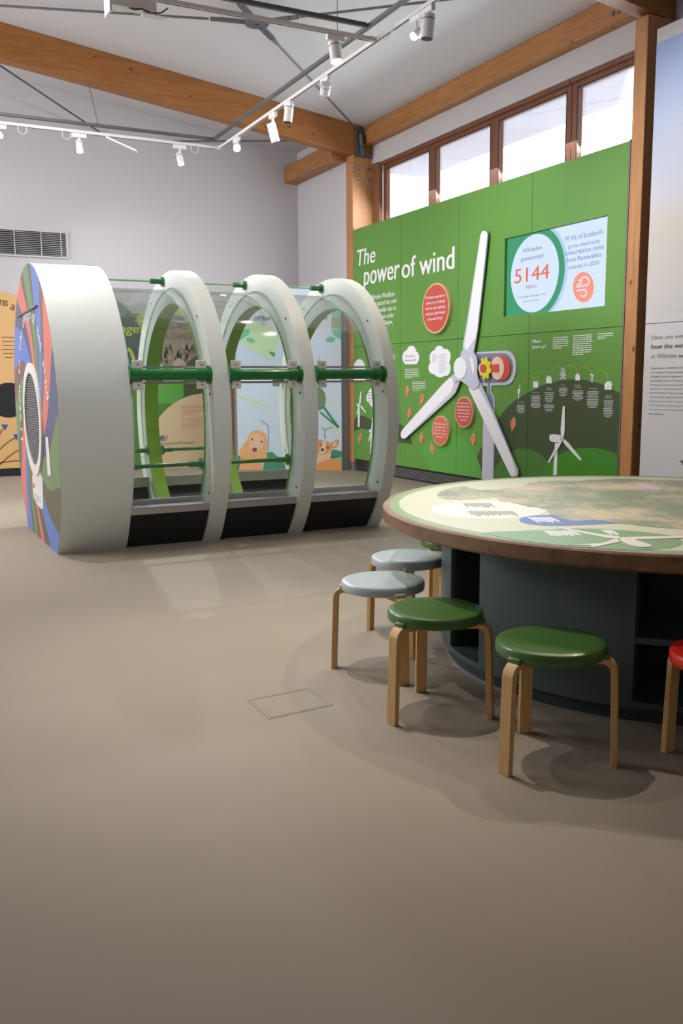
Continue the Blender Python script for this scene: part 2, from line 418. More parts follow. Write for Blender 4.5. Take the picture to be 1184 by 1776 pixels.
def lines(g, fr, s0, s1, t0, t1, n, d, fill=.5, ragged=.25, center=False, words=True):
    """rows of word-long dashes where the small print is too fine to read"""
    for i in range(n):
        tt = t0+(t1-t0)*i/max(1, n-1); h = abs(t1-t0)/max(1, n-1)*fill*.72 if n > 1 else .01
        e = (s1-s0)*(1-random.random()*ragged if i < n-1 else .55)
        a = s0+((s1-s0)-e)/2 if center else s0
        end = a+e
        while a < end-1e-4:
            w = min((s1-s0)*random.uniform(.07, .2), end-a)
            g.prism([(a, tt-h/2), (a+w, tt-h/2), (a+w, tt+h/2), (a, tt+h/2)], fr, d-.0004, d)
            a += w+(s1-s0)*.028
    return g
def lines_px(g, fr, x0, y0, x1, y1, n, d, **k):
    a = fr.px(x0, y0); b = fr.px(x1, y1)
    c = fr.px(x0, y1)
    return lines(g, fr, a[0], b[0], a[1], c[1], n, d, **k)

# ------------------------------------------------------------------ the room
XW = 6.406; YB = 14.1
def ceil_z(x): return 5.87-.128*x
struct('floor', G().box(-5, 7.2, -4, 14.4, -.1, 0), 'floor')
struct('wall_back', G().box(-5, 7.1, YB, YB+.2, 0, 6.6), 'wall')
struct('wall_left', G().box(-5.2, -5, -4, 14.3, 0, 6.7), 'wall')
struct('wall_front', G().box(-5, 7.1, -4.2, -4, 0, 6.7), 'wall')
struct('wall_right', G().box(6.78, 7.0, -4, 12.16, 0, 3.3), 'wall')
struct('wall_right_end', G().box(6.406, 6.7, 12.36, YB, 0, 5.1), 'wall')
struct('wall_right_above_windows', G().box(6.74, 7.0, -4, 12.16, 4.50, 5.0), 'wall')
struct('wall_right_near', G().box(6.78, 7.0, -4, 6.4, 3.3, 4.52), 'wall')
g = G()
g.add([(-5.2, -4.2, ceil_z(-5.2)), (7.1, -4.2, ceil_z(7.1)), (7.1, 14.3, ceil_z(7.1)), (-5.2, 14.3, ceil_z(-5.2)),
       (-5.2, -4.2, ceil_z(-5.2)+.15), (7.1, -4.2, ceil_z(7.1)+.15), (7.1, 14.3, ceil_z(7.1)+.15), (-5.2, 14.3, ceil_z(-5.2)+.15)],
      [(0, 1, 2, 3), (7, 6, 5, 4), (0, 4, 5, 1), (1, 5, 6, 2), (2, 6, 7, 3), (3, 7, 4, 0)])
struct('ceiling', g, 'ceiling')
struct('trim_1', G().box(7.0, 8.15, 5.5, 13, 4.62, 4.72), 'wall')      # outside eaves seen through the glass
# windows
def window(n, y0, y1, jamb):
    fr = G()
    fr.box(6.80, 6.88, y0, y1, 4.40, 4.47).box(6.80, 6.88, y0, y1, 3.2, 3.3)
    fr.box(6.80, 6.88, y0-.075, y0, 3.2, 4.51).box(6.80, 6.88, y1, y1+.075, 3.2, 4.51)
    fr.box(6.76, 6.86, y0-.075, y1+.075, 4.455, 4.51)
    o = struct('window_%d' % n, fr, 'frame', bev=.006)
    obj('pane', G().box(6.845, 6.855, y0, y1, 3.3, 4.40), 'glass', o)
    bd = G().box(6.80, 6.806, y0+.0, y0+.012, 3.3, 4.4).box(6.80, 6.806, y1-.012, y1, 3.3, 4.4).box(6.80, 6.806, y0, y1, 4.388, 4.4)
    obj('glazing_bead', bd, 'dark', o)
window(1, 10.70, 11.88, True); window(2, 9.33, 10.55, False); window(3, 7.97, 9.18, False); window(4, 6.60, 7.81, False)
struct('trim_2', G().box(6.74, 6.80, 11.955, 12.16, 3.2, 4.51), 'brownboard')

# timber frame
def rafter(name, y0, y1, label, xa=-5.0, xb=6.78):
    g = G(); zt = lambda x: ceil_z(x)-.002; zb = lambda x: zt(x)-.42
    g.add([(xa, y0, zb(xa)), (xb, y0, zb(xb)), (xb, y0, zt(xb)), (xa, y0, zt(xa)), (xa, y1, zb(xa)), (xb, y1, zb(xb)), (xb, y1, zt(xb)), (xa, y1, zt(xa))],
          [(0, 1, 2, 3), (7, 6, 5, 4), (0, 4, 5, 1), (1, 5, 6, 2), (2, 6, 7, 3), (3, 7, 4, 0)])
    return tag(obj(name, g, 'glulam_x', bev=.008), label, 'roof beam')
rafter('roof_rafter', 12.16, 12.355, 'long sloping timber rafter crossing the ceiling in front of the back wall')
rafter('roof_rafter', 6.443, 6.62, 'timber rafter above the post beside the white board, only its end in view')
tag(obj('eaves_beam', G().box(6.59, 6.76, 6.63, 12.155, 4.765, 5.018), 'glulam_y', bev=.008), 'timber eaves beam running above the row of windows', 'roof beam')
tag(obj('eaves_beam', G().box(6.165, 6.40, 12.36, 14.095, 4.55, 4.81), 'glulam_y', bev=.008), 'short timber beam between the bolted post and the back wall', 'roof beam')
def post(y0, y1, label, ztop):
    t = thing('timber_post', ((XW+6.765)/2, (y0+y1)/2, 0), label, 'post')
    obj('shaft', G().box(XW, 6.765, y0, y1, .12, ztop), 'glulam_z', t, bev=.008)
    obj('post_shoe', G().box(XW+.01, 6.755, y0+.01, y1-.01, 0, .12), 'trim', t, bev=.004)
    return t
t = post(12.16, 12.355, 'timber post with four bolts at the left end of the green display wall', 4.62)
for px, py in ((622, 294), (638, 294), (622.5, 313.5), (638, 314)):
    r = ray(px, py); k = (12.16-EYE.y)/r.y; q = EYE+r*k
    gb = G().cyl((q.x, 12.161, q.z), (q.x, 12.150, q.z), .034, n=20)
    b = obj('bolt_washer', gb, 'alu', t, smooth=True)
    obj('bolt_head', G().cyl((q.x, 12.151, q.z), (q.x, 12.135, q.z), .017, n=6), 'screw', b)
t = post(6.443, 6.60, 'timber post between the green display wall and the white text board', 4.60)
for py in (24, 20):
    r = ray(1062+(24-py)*2.6, py); k = (6.59-EYE.x)/r.x; q = EYE+r*k
    obj('bolt_head', G().cyl((6.592, q.y, q.z), (6.575, q.y, q.z), .022, n=12), 'trim', t)

# wall vent
t = thing('air_vent', (1.7, YB-.01, 3.17), 'wide white framed ventilation grille high on the back wall', 'vent')
x0, x1, z0, z1 = .75, 2.66, 3.17, 3.56
g = G().box(x0, x1, YB-.03, YB-.001, z1-.025, z1).box(x0, x1, YB-.03, YB-.001, z0, z0+.025).box(x0, x0+.025, YB-.03, YB-.001, z0+.025, z1-.025).box(x1-.025, x1, YB-.03, YB-.001, z0+.025, z1-.025)
obj('vent_frame', g, 'wall', t)
obj('vent_backing', G().box(x0+.025, x1-.025, YB-.006, YB-.002, z0+.025, z1-.025), 'dark', t)
g = G()
for i in range(13):
    z = z0+.04+i*(z1-z0-.08)/12
    g.add([(x0+.02, YB-.028, z-.005), (x1-.02, YB-.028, z-.005), (x1-.02, YB-.012, z-.001), (x0+.02, YB-.012, z-.001), (x0+.02, YB-.028, z+.001), (x1-.02, YB-.028, z+.001), (x1-.02, YB-.012, z+.004), (x0+.02, YB-.012, z+.004)],
          [(0, 1, 2, 3), (7, 6, 5, 4), (0, 4, 5, 1), (1, 5, 6, 2), (2, 6, 7, 3), (3, 7, 4, 0)])
for xx in (1.17, 1.54, 1.91, 2.28, 2.56): g.box(xx-.006, xx+.006, YB-.031, YB-.027, z0+.02, z1-.02)
obj('vent_louvre', g, 'wall', t)

# ------------------------------------------------------------------ green display wall
GW = Frame((XW, 12.15, 0), (0, -1, 0), (0, 0, 1), (-1, 0, 0))
LW = 12.15-6.62; TB, TM, TT_ = .18, 1.855, 3.55; TH = .03
wall = thing('display_wall', (XW, 9.4, 0), 'tall green exhibition wall about wind power with a big white cut-out turbine', 'display wall')
jo = [0, 1.367, 2.744, 4.129, LW]
sc = (12.15-8.49, 12.15-6.874, 2.065, 2.925)     # screen opening
for i in range(4):
    a, b = jo[i]+.003, jo[i+1]-.003
    obj('lower_panel', G().prism([(a, TB), (b, TB), (b, TM-.003), (a, TM-.003)], GW, -TH, 0), 'green', wall)
    if i == 2: pl = [(a, TM+.003), (b, TM+.003), (b, sc[2]), (sc[0], sc[2]), (sc[0], sc[3]), (b, sc[3]), (b, TT_), (a, TT_)]
    elif i == 3: pl = [(a, TM+.003), (b, TM+.003), (b, TT_), (a, TT_), (a, sc[3]), (sc[1], sc[3]), (sc[1], sc[2]), (a, sc[2])]
    else: pl = [(a, TM+.003), (b, TM+.003), (b, TT_), (a, TT_)]
    obj('upper_panel', G().prism(pl, GW, -TH, 0), 'green', wall)
obj('backing_frame', G().box(XW+TH+.001, XW+.06, 6.63, 12.14, TB+.01, sc[2]-.04).box(XW+TH+.001, XW+.06, 6.63, 12.14, sc[3]+.04, TT_-.01)
    .box(XW+TH+.001, XW+.06, 8.53, 12.14, sc[2]-.04, sc[3]+.04).box(XW+TH+.001, XW+.06, 6.63, 6.83, sc[2]-.04, sc[3]+.04).box(XW+.06, 6.77, 6.70, 12.10, TB+.05, TB+.09).box(XW+.06, 6.77, 6.70, 12.10, 3.2, 3.24), 'dark', wall)
obj('edge_trim', G().box(XW-.004, XW+.06, 6.601, 6.617, TB, TT_+.01), 'trim', wall)
def onwall(name, m, polys, layer, parent=wall, lower=True):
    g = G()
    for pl in polys:
        for i in range(4):
            for (t0, t1) in ((TB, TM-.003), (TM+.003, TT_)):
                q = clip(pl, jo[i]+.003, jo[i+1]-.003, t0, t1)
                if q: g.prism(q, GW, .0002, .0005+.0007*layer)
    return obj(name, g, m, parent)
px = GW.pxs
dark1 = px([(612, 729), (618, 724), (624, 721), (630, 721), (637, 724), (645, 729), (652, 732), (668, 729), (683, 731), (695, 736), (703, 743), (709, 752), (713, 762), (715, 772), (709, 769), (700, 768), (690, 768), (672, 768), (655, 757), (640, 747), (632, 744), (625, 743), (618, 746), (612, 750)])
onwall('dark_hill', 'dkgreen', [dark1], 1)
onwall('light_hill', 'ltgreen', [px([(728, 782), (734, 772), (741, 764), (752, 757), (765, 752.5), (778, 751), (790, 752.5), (802, 758), (812, 767), (821, 780), (826.5, 792), (832, 808), (837, 829), (845, 900), (740, 900), (750, 840), (746, 814), (739, 796)])], 2)
dark2 = px([(845, 900), (837, 829), (832, 808), (826.6, 793), (833, 779), (841, 763), (853, 742), (866, 723), (880, 706), (891, 696.6), (903, 688), (916, 681), (936, 670), (954, 664), (969, 660.5), (984, 658.2), (998, 657.8), (1010, 658.5), (1024, 661), (1038, 664.5), (1049, 668), (1060, 673), (1072, 681), (1090, 690), (1090, 900)])
onwall('dark_hill', 'dkgreen', [dark2], 1)
onwall('mid_hill', 'mdgreen', [px([(858, 900), (857, 829), (857, 814), (864, 804), (872, 796), (881, 787), (891, 781), (900, 778.5), (908, 777.8), (917, 778.6), (925, 781), (934, 786), (942, 792), (951, 802), (958, 812), (964, 840), (964, 900)])], 2)
onwall('bright_hill', 'brgreen', [px([(925, 900), (930, 840), (937, 822), (943, 812), (950, 804), (958, 797), (967, 790), (978, 784), (991, 779.5), (1005, 777.2), (1019, 776.5), (1033, 777.4), (1047, 779.5), (1058, 783), (1067, 787.5), (1090, 796), (1090, 900)])], 3)
# headline
g = G()
text_px(g, GW, 'The', (617.7, 461), (650, 456), (617.7, 433), .002, shear=.17, weight=.006)
text_px(g, GW, 'power', (631, 493), (692, 484.5), (631, 459), .002, shear=.10, weight=.007)
text_px(g, GW, 'of', (697, 482), (721, 479.5), (697, 446), .002, weight=.007)
text_px(g, GW, 'wind', (727.5, 477), (787.5, 466), (727.5, 439), .002, weight=.008)
obj('headline', g, 'white', wall)
g = G()
for s, a, b, c in (('2009, Whitelee Windfarm', (630, 522), (684, 514), 8.5), ('turbines spaced out over', (636, 532.5), (688, 525), 8.5), ('is a similar size to', (649, 542.5), (687, 537.5), 8.5),
                   ('or just under', (656, 553.5), (683, 549.5), 8.5), ('of Glasgow,', (660, 564), (681, 560.5), 8.5), ('where', (660, 573), (671, 571), 7)):
    text_px(g, GW, s, a, b, (a[0], a[1]-c), .0016, weight=.0015)
obj('intro_text', g, 'white', wall)
def disc(cx, cy, yt, yb, txt, m='red', th=.05):
    c = GW.px(cx, cy); r = (GW.px(cx, yt)[1]-GW.px(cx, yb)[1])/2
    d = obj('fact_disc', G().prism(ell(c[0], c[1], r, r, 56), GW, .002, th), 'beige', wall, smooth=True)
    obj('disc_face', G().prism(ell(c[0], c[1], r*.93, r*.93, 56), GW, th, th+.002), m, d)
    g = G(); n = len(txt)
    for i, s in enumerate(txt):
        w = min(r*1.45, len(s)*r*.075); tt = c[1]+r*.16*(n/2-i-.6)*1.35
        text_g(g, GW, s, c[0]-w/2, c[0]+w/2, tt, r*.12, th+.003, weight=.001)
    obj('disc_text', g, 'white', d)
disc(760.5, 535, 491.5, 579, ['Turbines operate in', 'winds of up to 56mph', 'and can start spinning', 'with just a light breeze', 'of around 9mph.'])
disc(768, 747, 721, 773, ['The largest turbine', 'could weigh around', '200 tonnes – that’s', 'bigger than 15 double', 'decker buses'], 'coral', .045)
disc(809, 714.5, 688, 741.5, ['The wind turbines', 'can be positioned in', 'the best place for the', 'wind to be up to 130m', 'tall and produce', 'more power'], 'red', .045)
# clouds
def cloud(name, parts, txtfn, layer=4):
    g = G()
    for k, q in enumerate(parts): g.prism(px(q), GW, .001, .006+k*.00012)
    o = obj(name, g, 'white', wall); txtfn(o); return o
def c1(o):
    g = G(); text_px(g, GW, 'How does a', (703.5, 620), (720, 618.5), (703.5, 615), .009); text_px(g, GW, 'turbine work?', (702, 627.5), (722, 625.5), (702, 622.5), .009)
    obj('cloud_text', g, 'lilactext', o)
k = 1/6.578
def E6(x, y, rx, ry, ox, oy): return ell(ox+x*k, oy+y*k, rx*k, ry*k, 26)
cloud('cloud_sign', [E6(748, 190, 52, 60, 600, 580), E6(700, 262, 55, 80, 600, 580), E6(785, 262, 53, 72, 600, 580), [(702, 632), (702, 615), (722, 613), (724, 630.5), (722, 631.8)]], c1)
def c2(o):
    g = G(); lines_px(g, GW, 750.5, 616, 759.5, 626.5, 4, .009, fill=.35); lines_px(g, GW, 762, 615.5, 776, 645.5, 10, .009, fill=.3)
    obj('cloud_text', g, 'lilactext', o)
cloud('cloud_sign', [E6(145, 180, 50, 50, 740, 580), E6(95, 270, 60, 90, 740, 580), E6(215, 255, 60, 90, 740, 580), E6(82, 380, 60, 75, 740, 580), E6(220, 385, 55, 90, 740, 580), E6(155, 395, 85, 95, 740, 580), E6(150, 290, 90, 110, 740, 580)], c2)
def c3(o):
    g = G(); lines_px(g, GW, 639, 681, 647, 696, 4, .009, fill=.3); obj('cloud_text', g, 'greytext', o)
cloud('cloud_sign', [ell(646, 688, 8.5, 15, 26), ell(639.5, 690, 4, 8, 20), ell(647, 697, 6, 9, 20)], c3)
def c4(o): pass
cloud('cloud_sign', [ell(623.5, 643, 10.5, 20, 30), [(613.5, 644), (634, 643), (634, 661), (613.5, 663)]], c4)
# body text and leaves
g = G()
lines_px(g, GW, 702, 640.5, 727, 655.5, 6, .0016, fill=.45, ragged=.1); lines_px(g, GW, 715, 662.5, 738.5, 677, 6, .0016, fill=.45, ragged=.1)
obj('small_text', g, 'white', wall)
LEAF = [(0, -.5), (.16, -.42), (.28, -.25), (.33, -.05), (.28, .15), (.16, .34), (0, .5), (-.14, .36), (-.26, .15), (-.31, -.05), (-.27, -.25), (-.15, -.42)]
def leaf(cx, cy, ang, L=.15):
    c = GW.px(cx, cy); ca, sa = math.cos(rad(ang)), math.sin(rad(ang))
    tr = lambda p: (c[0]+(p[0]*ca-p[1]*sa)*L, c[1]+(p[0]*sa+p[1]*ca)*L)
    o = obj('leaf', G().prism([tr(p) for p in smooth_poly(LEAF, 1)], GW, .001, .010).prism([tr(p) for p in ((-.03, -.45), (-.03, -.68), (.03, -.68), (.03, -.45))], GW, .001, .010), 'beige', wall)
    obj('leaf_face', G().prism([tr((p[0]*.88-.02, p[1]*.9-.01)) for p in smooth_poly(LEAF, 1)], GW, .010, .0108), 'coral', o)
    g = G(); g.prism([tr(p) for p in ((-.02, -.5), (.02, -.5), (.015, .25), (-.015, .25))], GW, .0108, .0114)
    for s_ in (-1, 1):
        for y in (-.25, -.05):
            g.prism([tr(p) for p in ((0, y), (0, y+.05), (.15*s_, y+.2), (.15*s_, y+.16))], GW, .0108, .0114)
    obj('leaf_vein', g, 'beige', o)
for cx, cy, a in ((706.5, 678, 5), (732, 692, -14), (710.5, 715.5, -18), (731.5, 760.5, 165), (750.5, 778.5, 205), (822, 763, 178), (890.5, 734, -12), (624.3, 759.5, -22)): leaf(cx, cy, a)
# the large cut-out turbine
c5 = lambda L: [(600+x/3.7, 360+y/3.7) for x, y in L]
c7 = lambda L: [(740+x*k, 580+y*k) for x, y in L]
tur = obj('turbine_emblem', G().prism(px(c7([(640, 1800), (639, 1640), (655, 900), (660, 880), (690, 800), (700, 590), (625, 585), (560, 560), (545, 207), (700, 195), (905, 184), (960, 200), (1003, 250), (1022, 310), (1028, 375), (1020, 440), (1000, 510), (965, 555), (920, 578), (745, 582), (742, 655), (765, 690), (780, 740), (782, 880), (770, 1640), (768, 1800)])), GW, .001, .012), 'lilac', wall)
obj('turbine_tower', G().prism(clip(px(c7([(641, 1900), (640, 1640), (656, 900), (776, 880), (768, 1640), (765, 1900)])), 0, LW, TB, 2), GW, .012, .016), 'lilac', tur)
obj('nacelle_interior', G().prism(px(c7([(590, 222), (840, 212), (900, 215), (950, 245), (985, 300), (995, 375), (985, 450), (950, 520), (890, 552), (590, 555)])), GW, .012, .0135), 'slate', tur)
obj('tower_interior', G().prism(px(c7([(706, 545), (730, 545), (732, 660), (752, 695), (768, 740), (770, 870), (740, 830), (715, 780), (706, 700)])), GW, .012, .014), 'slate', tur)
obj('generator_disc', G().prism(px(c7(ell(878, 386, 95, 137, 40))), GW, .0135, .028), 'red', tur)
obj('generator_disc', G().prism(px(c7(ell(832, 386, 76, 132, 40))), GW, .028, .036), 'pink', tur)
g = G(); text_px(g, GW, 'Generator', (876.5, 621.5), (885, 635), (878, 618), .0296)
obj('shaft', G().prism(px(c7([(625, 365), (850, 338), (850, 430), (625, 412)])), GW, .036, .046), 'red', tur)
gear = []
for i in range(64):
    a = 2*PI*i/64; tooth = 1.0 if (i % 8) in (1, 2, 3, 4) else .80
    gear.append((708+70*tooth*math.cos(a), 388+132*tooth*math.sin(a)))
go = obj('gear', G().prism(px(c7(gear)), GW, .046, .058), 'yellow', tur)
obj('gear_hub', G().prism(px(c7(ell(690, 388, 36, 46, 24))), GW, .058, .064), 'red', tur)
obj('gear_hub', G().prism(px(c7(ell(660, 390, 24, 44, 24))), GW, .058, .062), 'pink', tur)
def blade(base, face, d0=.045, cname='turbine_blade'):
    b = obj(cname, G().prism(px(base), GW, d0-.015, d0), 'lilac', tur)
    obj('blade_highlight', G().prism(px(face), GW, d0, d0+.002), 'white', b)
blade(c5([(770, 975), (768, 880), (790, 760), (882, 172), (893, 154), (908, 151), (921, 156), (928, 170), (926, 200), (908, 380), (862, 790), (850, 860), (836, 935), (836, 975)]),
      c5([(779, 880), (800, 760), (886, 176), (896, 156), (909, 153), (921, 160), (924, 180), (862, 790), (850, 835), (812, 895), (795, 915), (782, 905)]))
blade(c5([(748, 1080), (745, 1125), (718, 1190), (695, 1215), (402, 1478), (388, 1484), (376, 1480), (368, 1465), (368, 1445), (378, 1425), (640, 1130), (690, 1085), (715, 1065)]),
      c5([(712, 1120), (704, 1160), (690, 1190), (400, 1476), (386, 1482), (375, 1478), (369, 1464), (369, 1447), (379, 1427), (645, 1130), (685, 1092), (705, 1095)]))
blade(c7([(495, 560), (515, 640), (645, 905), (985, 1600), (1005, 1622), (1062, 1618), (1073, 1590), (1070, 1545), (1040, 1480), (780, 860), (665, 600), (600, 470)]),
      c7([(513, 560), (520, 530), (555, 520), (590, 545), (640, 640), (765, 860), (1000, 1395), (1045, 1560), (1040, 1605), (1004, 1620), (985, 1598), (650, 905), (525, 640)]))
hb = obj('turbine_hub', G().prism(smooth_poly(px(c7([(440, 175), (580, 175), (575, 205), (610, 260), (622, 340), (612, 450), (650, 590), (560, 640), (500, 575), (410, 515), (350, 560), (330, 500), (365, 440), (430, 240)])), 1), GW, .046, .058), 'lilac', tur)
obj('hub_cap', G().prism(px(c7(ell(428, 384, 72, 122, 40))), GW, .058, .066), 'white', hb)
obj('hub_highlight', G().prism(smooth_poly(px(c7([(530, 255), (560, 262), (585, 330), (588, 400), (575, 445), (560, 430), (552, 340)])), 1), GW, .058, .0595), 'white', hb)
# small turbines
def small_turbine(hub, twr, blades, w, nac, m='white', hubr=3):
    o = obj('small_turbine', G().prism(px([(twr[0][0]-w*.5, twr[0][1]), (twr[0][0]+w*.5, twr[0][1]), (twr[1][0]+w*.6, twr[1][1]), (twr[1][0]-w*.6, twr[1][1])]), GW, .001, .004), m, wall)
    obj('nacelle', G().prism(smooth_poly(px(nac), 1), GW, .004, .007), m, o)
    for (bx, by, ww) in blades:
        dx, dy = bx-hub[0], by-hub[1]; l = math.hypot(dx, dy); nx, ny = -dy/l, dx/l
        mid = (hub[0]+dx*.28, hub[1]+dy*.28)
        obj('turbine_blade', G().prism(px([(hub[0]-nx*ww*.35, hub[1]-ny*ww*.35), (mid[0]-nx*ww*.6, mid[1]-ny*ww*.6), (bx-nx*ww*.3, by-ny*ww*.3), (bx+nx*ww*.3, by+ny*ww*.3), (mid[0]+nx*ww*.6, mid[1]+ny*ww*.6), (hub[0]+nx*ww*.35, hub[1]+ny*ww*.35)]), GW, .007, .010), m, o)
    obj('turbine_hub', G().prism(px(ell(hub[0], hub[1], hubr*.8, hubr, 20)), GW, .010, .014), 'lilac', o)
small_turbine((975.8, 760.7), ((965, 768), (962.3, 824)), [(978.7, 704.5, 6), (951.5, 802.5, 4.5), (1008.5, 798, 5.5)], 5, [(955, 753), (974, 754), (977, 765), (972, 767), (957, 767), (953, 762), (953, 756)], 'white', 4)
small_turbine((624.6, 702), ((622.8, 706), (622, 740.5)), [(626.7, 679, 2.6), (619.3, 719, 2.2), (635.3, 716, 2.4)], 2.6, [(619, 699.5), (624, 699.5), (624.6, 705), (619.5, 705)], 'white', 2)
small_turbine((645.8, 747), ((644.5, 751), (643.3, 787)), [(647.6, 724, 2.6), (639.8, 765, 2.2), (656.5, 761, 2.4)], 2.6, [(640, 744.5), (645, 744.5), (645.8, 750), (640.8, 750)], 'white', 2)
# energy route icons
c8 = lambda x, y: (880+x/5.382, 560+y/5.382)
g = G()
for (x0, y0, x1, y1, x2, y2) in ((135, 590, 180, 440, 247, 520), (282, 520, 320, 420, 376, 468), (408, 468, 450, 370, 495, 422), (552, 420, 605, 360, 648, 440), (668, 440, 730, 375, 785, 458), (828, 470, 890, 390, 938, 520)):
    ribbon_g(g, GW, px([c8(*p_) for p_ in bez((x0, y0), (x1, y1), (x2, y2))]), .006, .0010, .0024)
    g.prism(px([c8(x2, y2+8), c8(x2-9, y2-8), c8(x2+7, y2-8)]), GW, .0010, .0026)
obj('route_arrows', g, 'olive', wall)
q = lambda L: px([c8(*p_) for p_ in L])
def icon(name, polys): return obj(name, sum_g(polys), 'white', wall)
def sum_g(polys):
    g = G()
    for i, pl in enumerate(polys): g.prism(q(pl), GW, .001, .004+i*.0002)
    return g
icon('turbine_icon', [[(101, 705), (109, 705), (110, 630), (103, 630)], [(112, 575), (118, 575), (119, 625), (113, 625)], [(95, 620), (118, 616), (118, 634), (97, 634)], [(94, 655), (104, 628), (109, 632), (99, 660)], [(112, 628), (122, 630), (114, 662)]])
icon('transformer_icon', [[(241, 602), (286, 606), (286, 556), (241, 550)], [(243, 552), (252, 552), (252, 538), (246, 538)], [(258, 552), (270, 552), (269, 545), (259, 545)], [(276, 556), (285, 556), (283, 538), (278, 538)]])
icon('substation_icon', [[(360, 562), (415, 566), (413, 512), (362, 510)], [(370, 512), (379, 512), (379, 494), (371, 494)], [(384, 512), (393, 512), (393, 494), (385, 494)], [(399, 512), (408, 512), (408, 496), (400, 496)]])
g = G()
for a_, b_ in (((497, 528), (512, 425)), ((540, 532), (526, 425)), ((497, 528), (532, 490)), ((540, 532), (505, 488)), ((510, 480), (532, 455)), ((530, 480), (508, 455)), ((488, 484), (550, 488)), ((495, 458), (545, 460)), ((500, 434), (540, 436)), ((519, 415), (519, 440))):
    g.prism(ribbon(q([a_, b_]), .008), GW, .001, .004)
obj('pylon_icon', g, 'white', wall)
icon('substation_icon', [[(633, 536), (678, 538), (676, 485), (636, 483)], [(644, 485), (649, 485), (649, 464), (645, 464)], [(655, 485), (660, 485), (660, 464), (656, 464)], [(665, 485), (670, 485), (669, 466), (666, 466)]])
icon('wood_pole_icon', [[(778, 552), (784, 552), (785, 476), (780, 476)], [(791, 554), (798, 554), (799, 488), (793, 488)], [(769, 476), (798, 478), (798, 486), (769, 484)], [(783, 488), (812, 490), (812, 498), (783, 496)]])
icon('house_icon', [[(907, 622), (972, 624), (972, 580), (984, 580), (966, 556), (966, 546), (948, 546), (930, 546), (903, 582), (908, 584)]])
obj('house_window', G().prism(q([(934, 606), (948, 607), (948, 590), (934, 588)]), GW, .0041, .006), 'pink', wall)
g = G()
text_px(g, GW, 'Where', c8(232, 188), c8(312, 184), c8(232, 158), .0020, weight=.0015)
text_px(g, GW, 'does it go?', c8(232, 240), c8(358, 232), c8(232, 208), .0020, weight=.0015)
text_px(g, GW, 'Wind Turbine', c8(92, 746), c8(152, 744), c8(92, 735), .0020); text_px(g, GW, 'Transformer', c8(230, 656), c8(296, 654), c8(230, 645), .0020)
text_px(g, GW, 'Primary', c8(370, 612), c8(410, 610), c8(370, 602), .0020); text_px(g, GW, 'Substation', c8(362, 628), c8(417, 626), c8(362, 618), .0020)
text_px(g, GW, 'Pylons', c8(502, 585), c8(538, 584), c8(502, 575), .0020); text_px(g, GW, 'Secondary', c8(630, 588), c8(686, 588), c8(630, 577), .0020); text_px(g, GW, 'Substation', c8(630, 606), c8(688, 606), c8(630, 596), .0020)
text_px(g, GW, 'Wooden poles', c8(760, 616), c8(838, 616), c8(760, 605), .0020)
text_px(g, GW, 'Homes &', c8(920, 682), c8(968, 682), c8(920, 672), .0020); text_px(g, GW, 'Businesses', c8(912, 700), c8(974, 700), c8(912, 689), .0020)
obj('caption_text', g, 'white', wall)
g = G()
for x0, y0, x1, y1, n in ((424, 140, 575, 250, 6), (612, 122, 792, 308, 10), (842, 105, 990, 158, 3)): lines_px(g, GW, *c8(x0, y0), *c8(x1, y1-12), n, .0018, fill=.55, ragged=.12)
for x0, y0, x1, y1, n in ((87, 768, 160, 835, 6), (216, 680, 312, 790, 9), (340, 652, 436, 735, 6), (335, 764, 436, 818, 5), (478, 608, 560, 678, 6), (606, 632, 706, 718, 7), (736, 640, 852, 788, 11), (893, 726, 984, 874, 11)):
    lines_px(g, GW, *c8(x0, y0), *c8(x1, y1), n, .0018, fill=.5, ragged=.3, center=True)
obj('small_text', g, 'white', wall)
obj('info_tab', G().prism(px([(681.5, 616), (685.5, 615.5), (686, 624), (682.5, 624)]), GW, .001, .02), 'skyblue', wall)

# plinth vent under the green wall
t = thing('plinth_vent', (XW+.1, 9.4, 0), 'low black slatted heating grille along the foot of the green wall', 'vent')
obj('plinth_box', G().box(XW+.035, XW+.30, 6.63, 12.14, 0, .172), 'black', t)
g = G()
for i in range(7): g.box(XW+.02, XW+.036, 6.64, 11.2, .03+i*.018, .037+i*.018)
obj('vent_slats', g, 'trim', t)

# screen
scr = thing('wall_screen', (XW+.03, 7.68, 2.065), 'landscape wall screen set in the green wall showing 5144 MWh', 'screen')
SF = Frame((XW+.033, 12.15, 0), (0, -1, 0), (0, 0, 1), (-1, 0, 0))
s0, s1, t0, t1 = sc[0]+.004, sc[1]-.004, sc[2]+.004, sc[3]-.004
obj('screen_body', G().prism([(s0-.01, t0-.01), (s1+.01, t0-.01), (s1+.01, t1+.01), (s0-.01, t1+.01)], SF, -.06, -.002), 'black', scr)
obj('screen_picture', G().prism([(s0, t0), (s1, t0), (s1, t1), (s0, t1)], SF, -.002, 0), 's_bg', scr)
H_ = t1-t0; cc = (s0+H_*.60, (t0+t1)/2)
cl_ = lambda pl: clip(pl, s0, s1, t0, t1)
obj('screen_picture', G().prism(cl_([(s0, t0), (cc[0], t0)]+ell(cc[0], cc[1], H_*.60, H_*.60, 40, -PI/2+.02, PI/2-.02)+[(cc[0], t1), (s0, t1)]), SF, .0002, .0008), 's_shade', scr)
obj('screen_picture', G().prism(cl_([(s0, t0), (cc[0]-.03, t0)]+ell(cc[0]-.02, cc[1], H_*.57, H_*.57, 40, -PI/2+.3, PI/2-.3)+[(cc[0]-.03, t1), (s0, t1)]), SF, .0008, .0014), 's_green', scr)
obj('screen_picture', G().prism(cl_(ell(cc[0]-.03, cc[1], H_*.475, H_*.485, 60)), SF, .0014, .0020), 's_bg', scr)
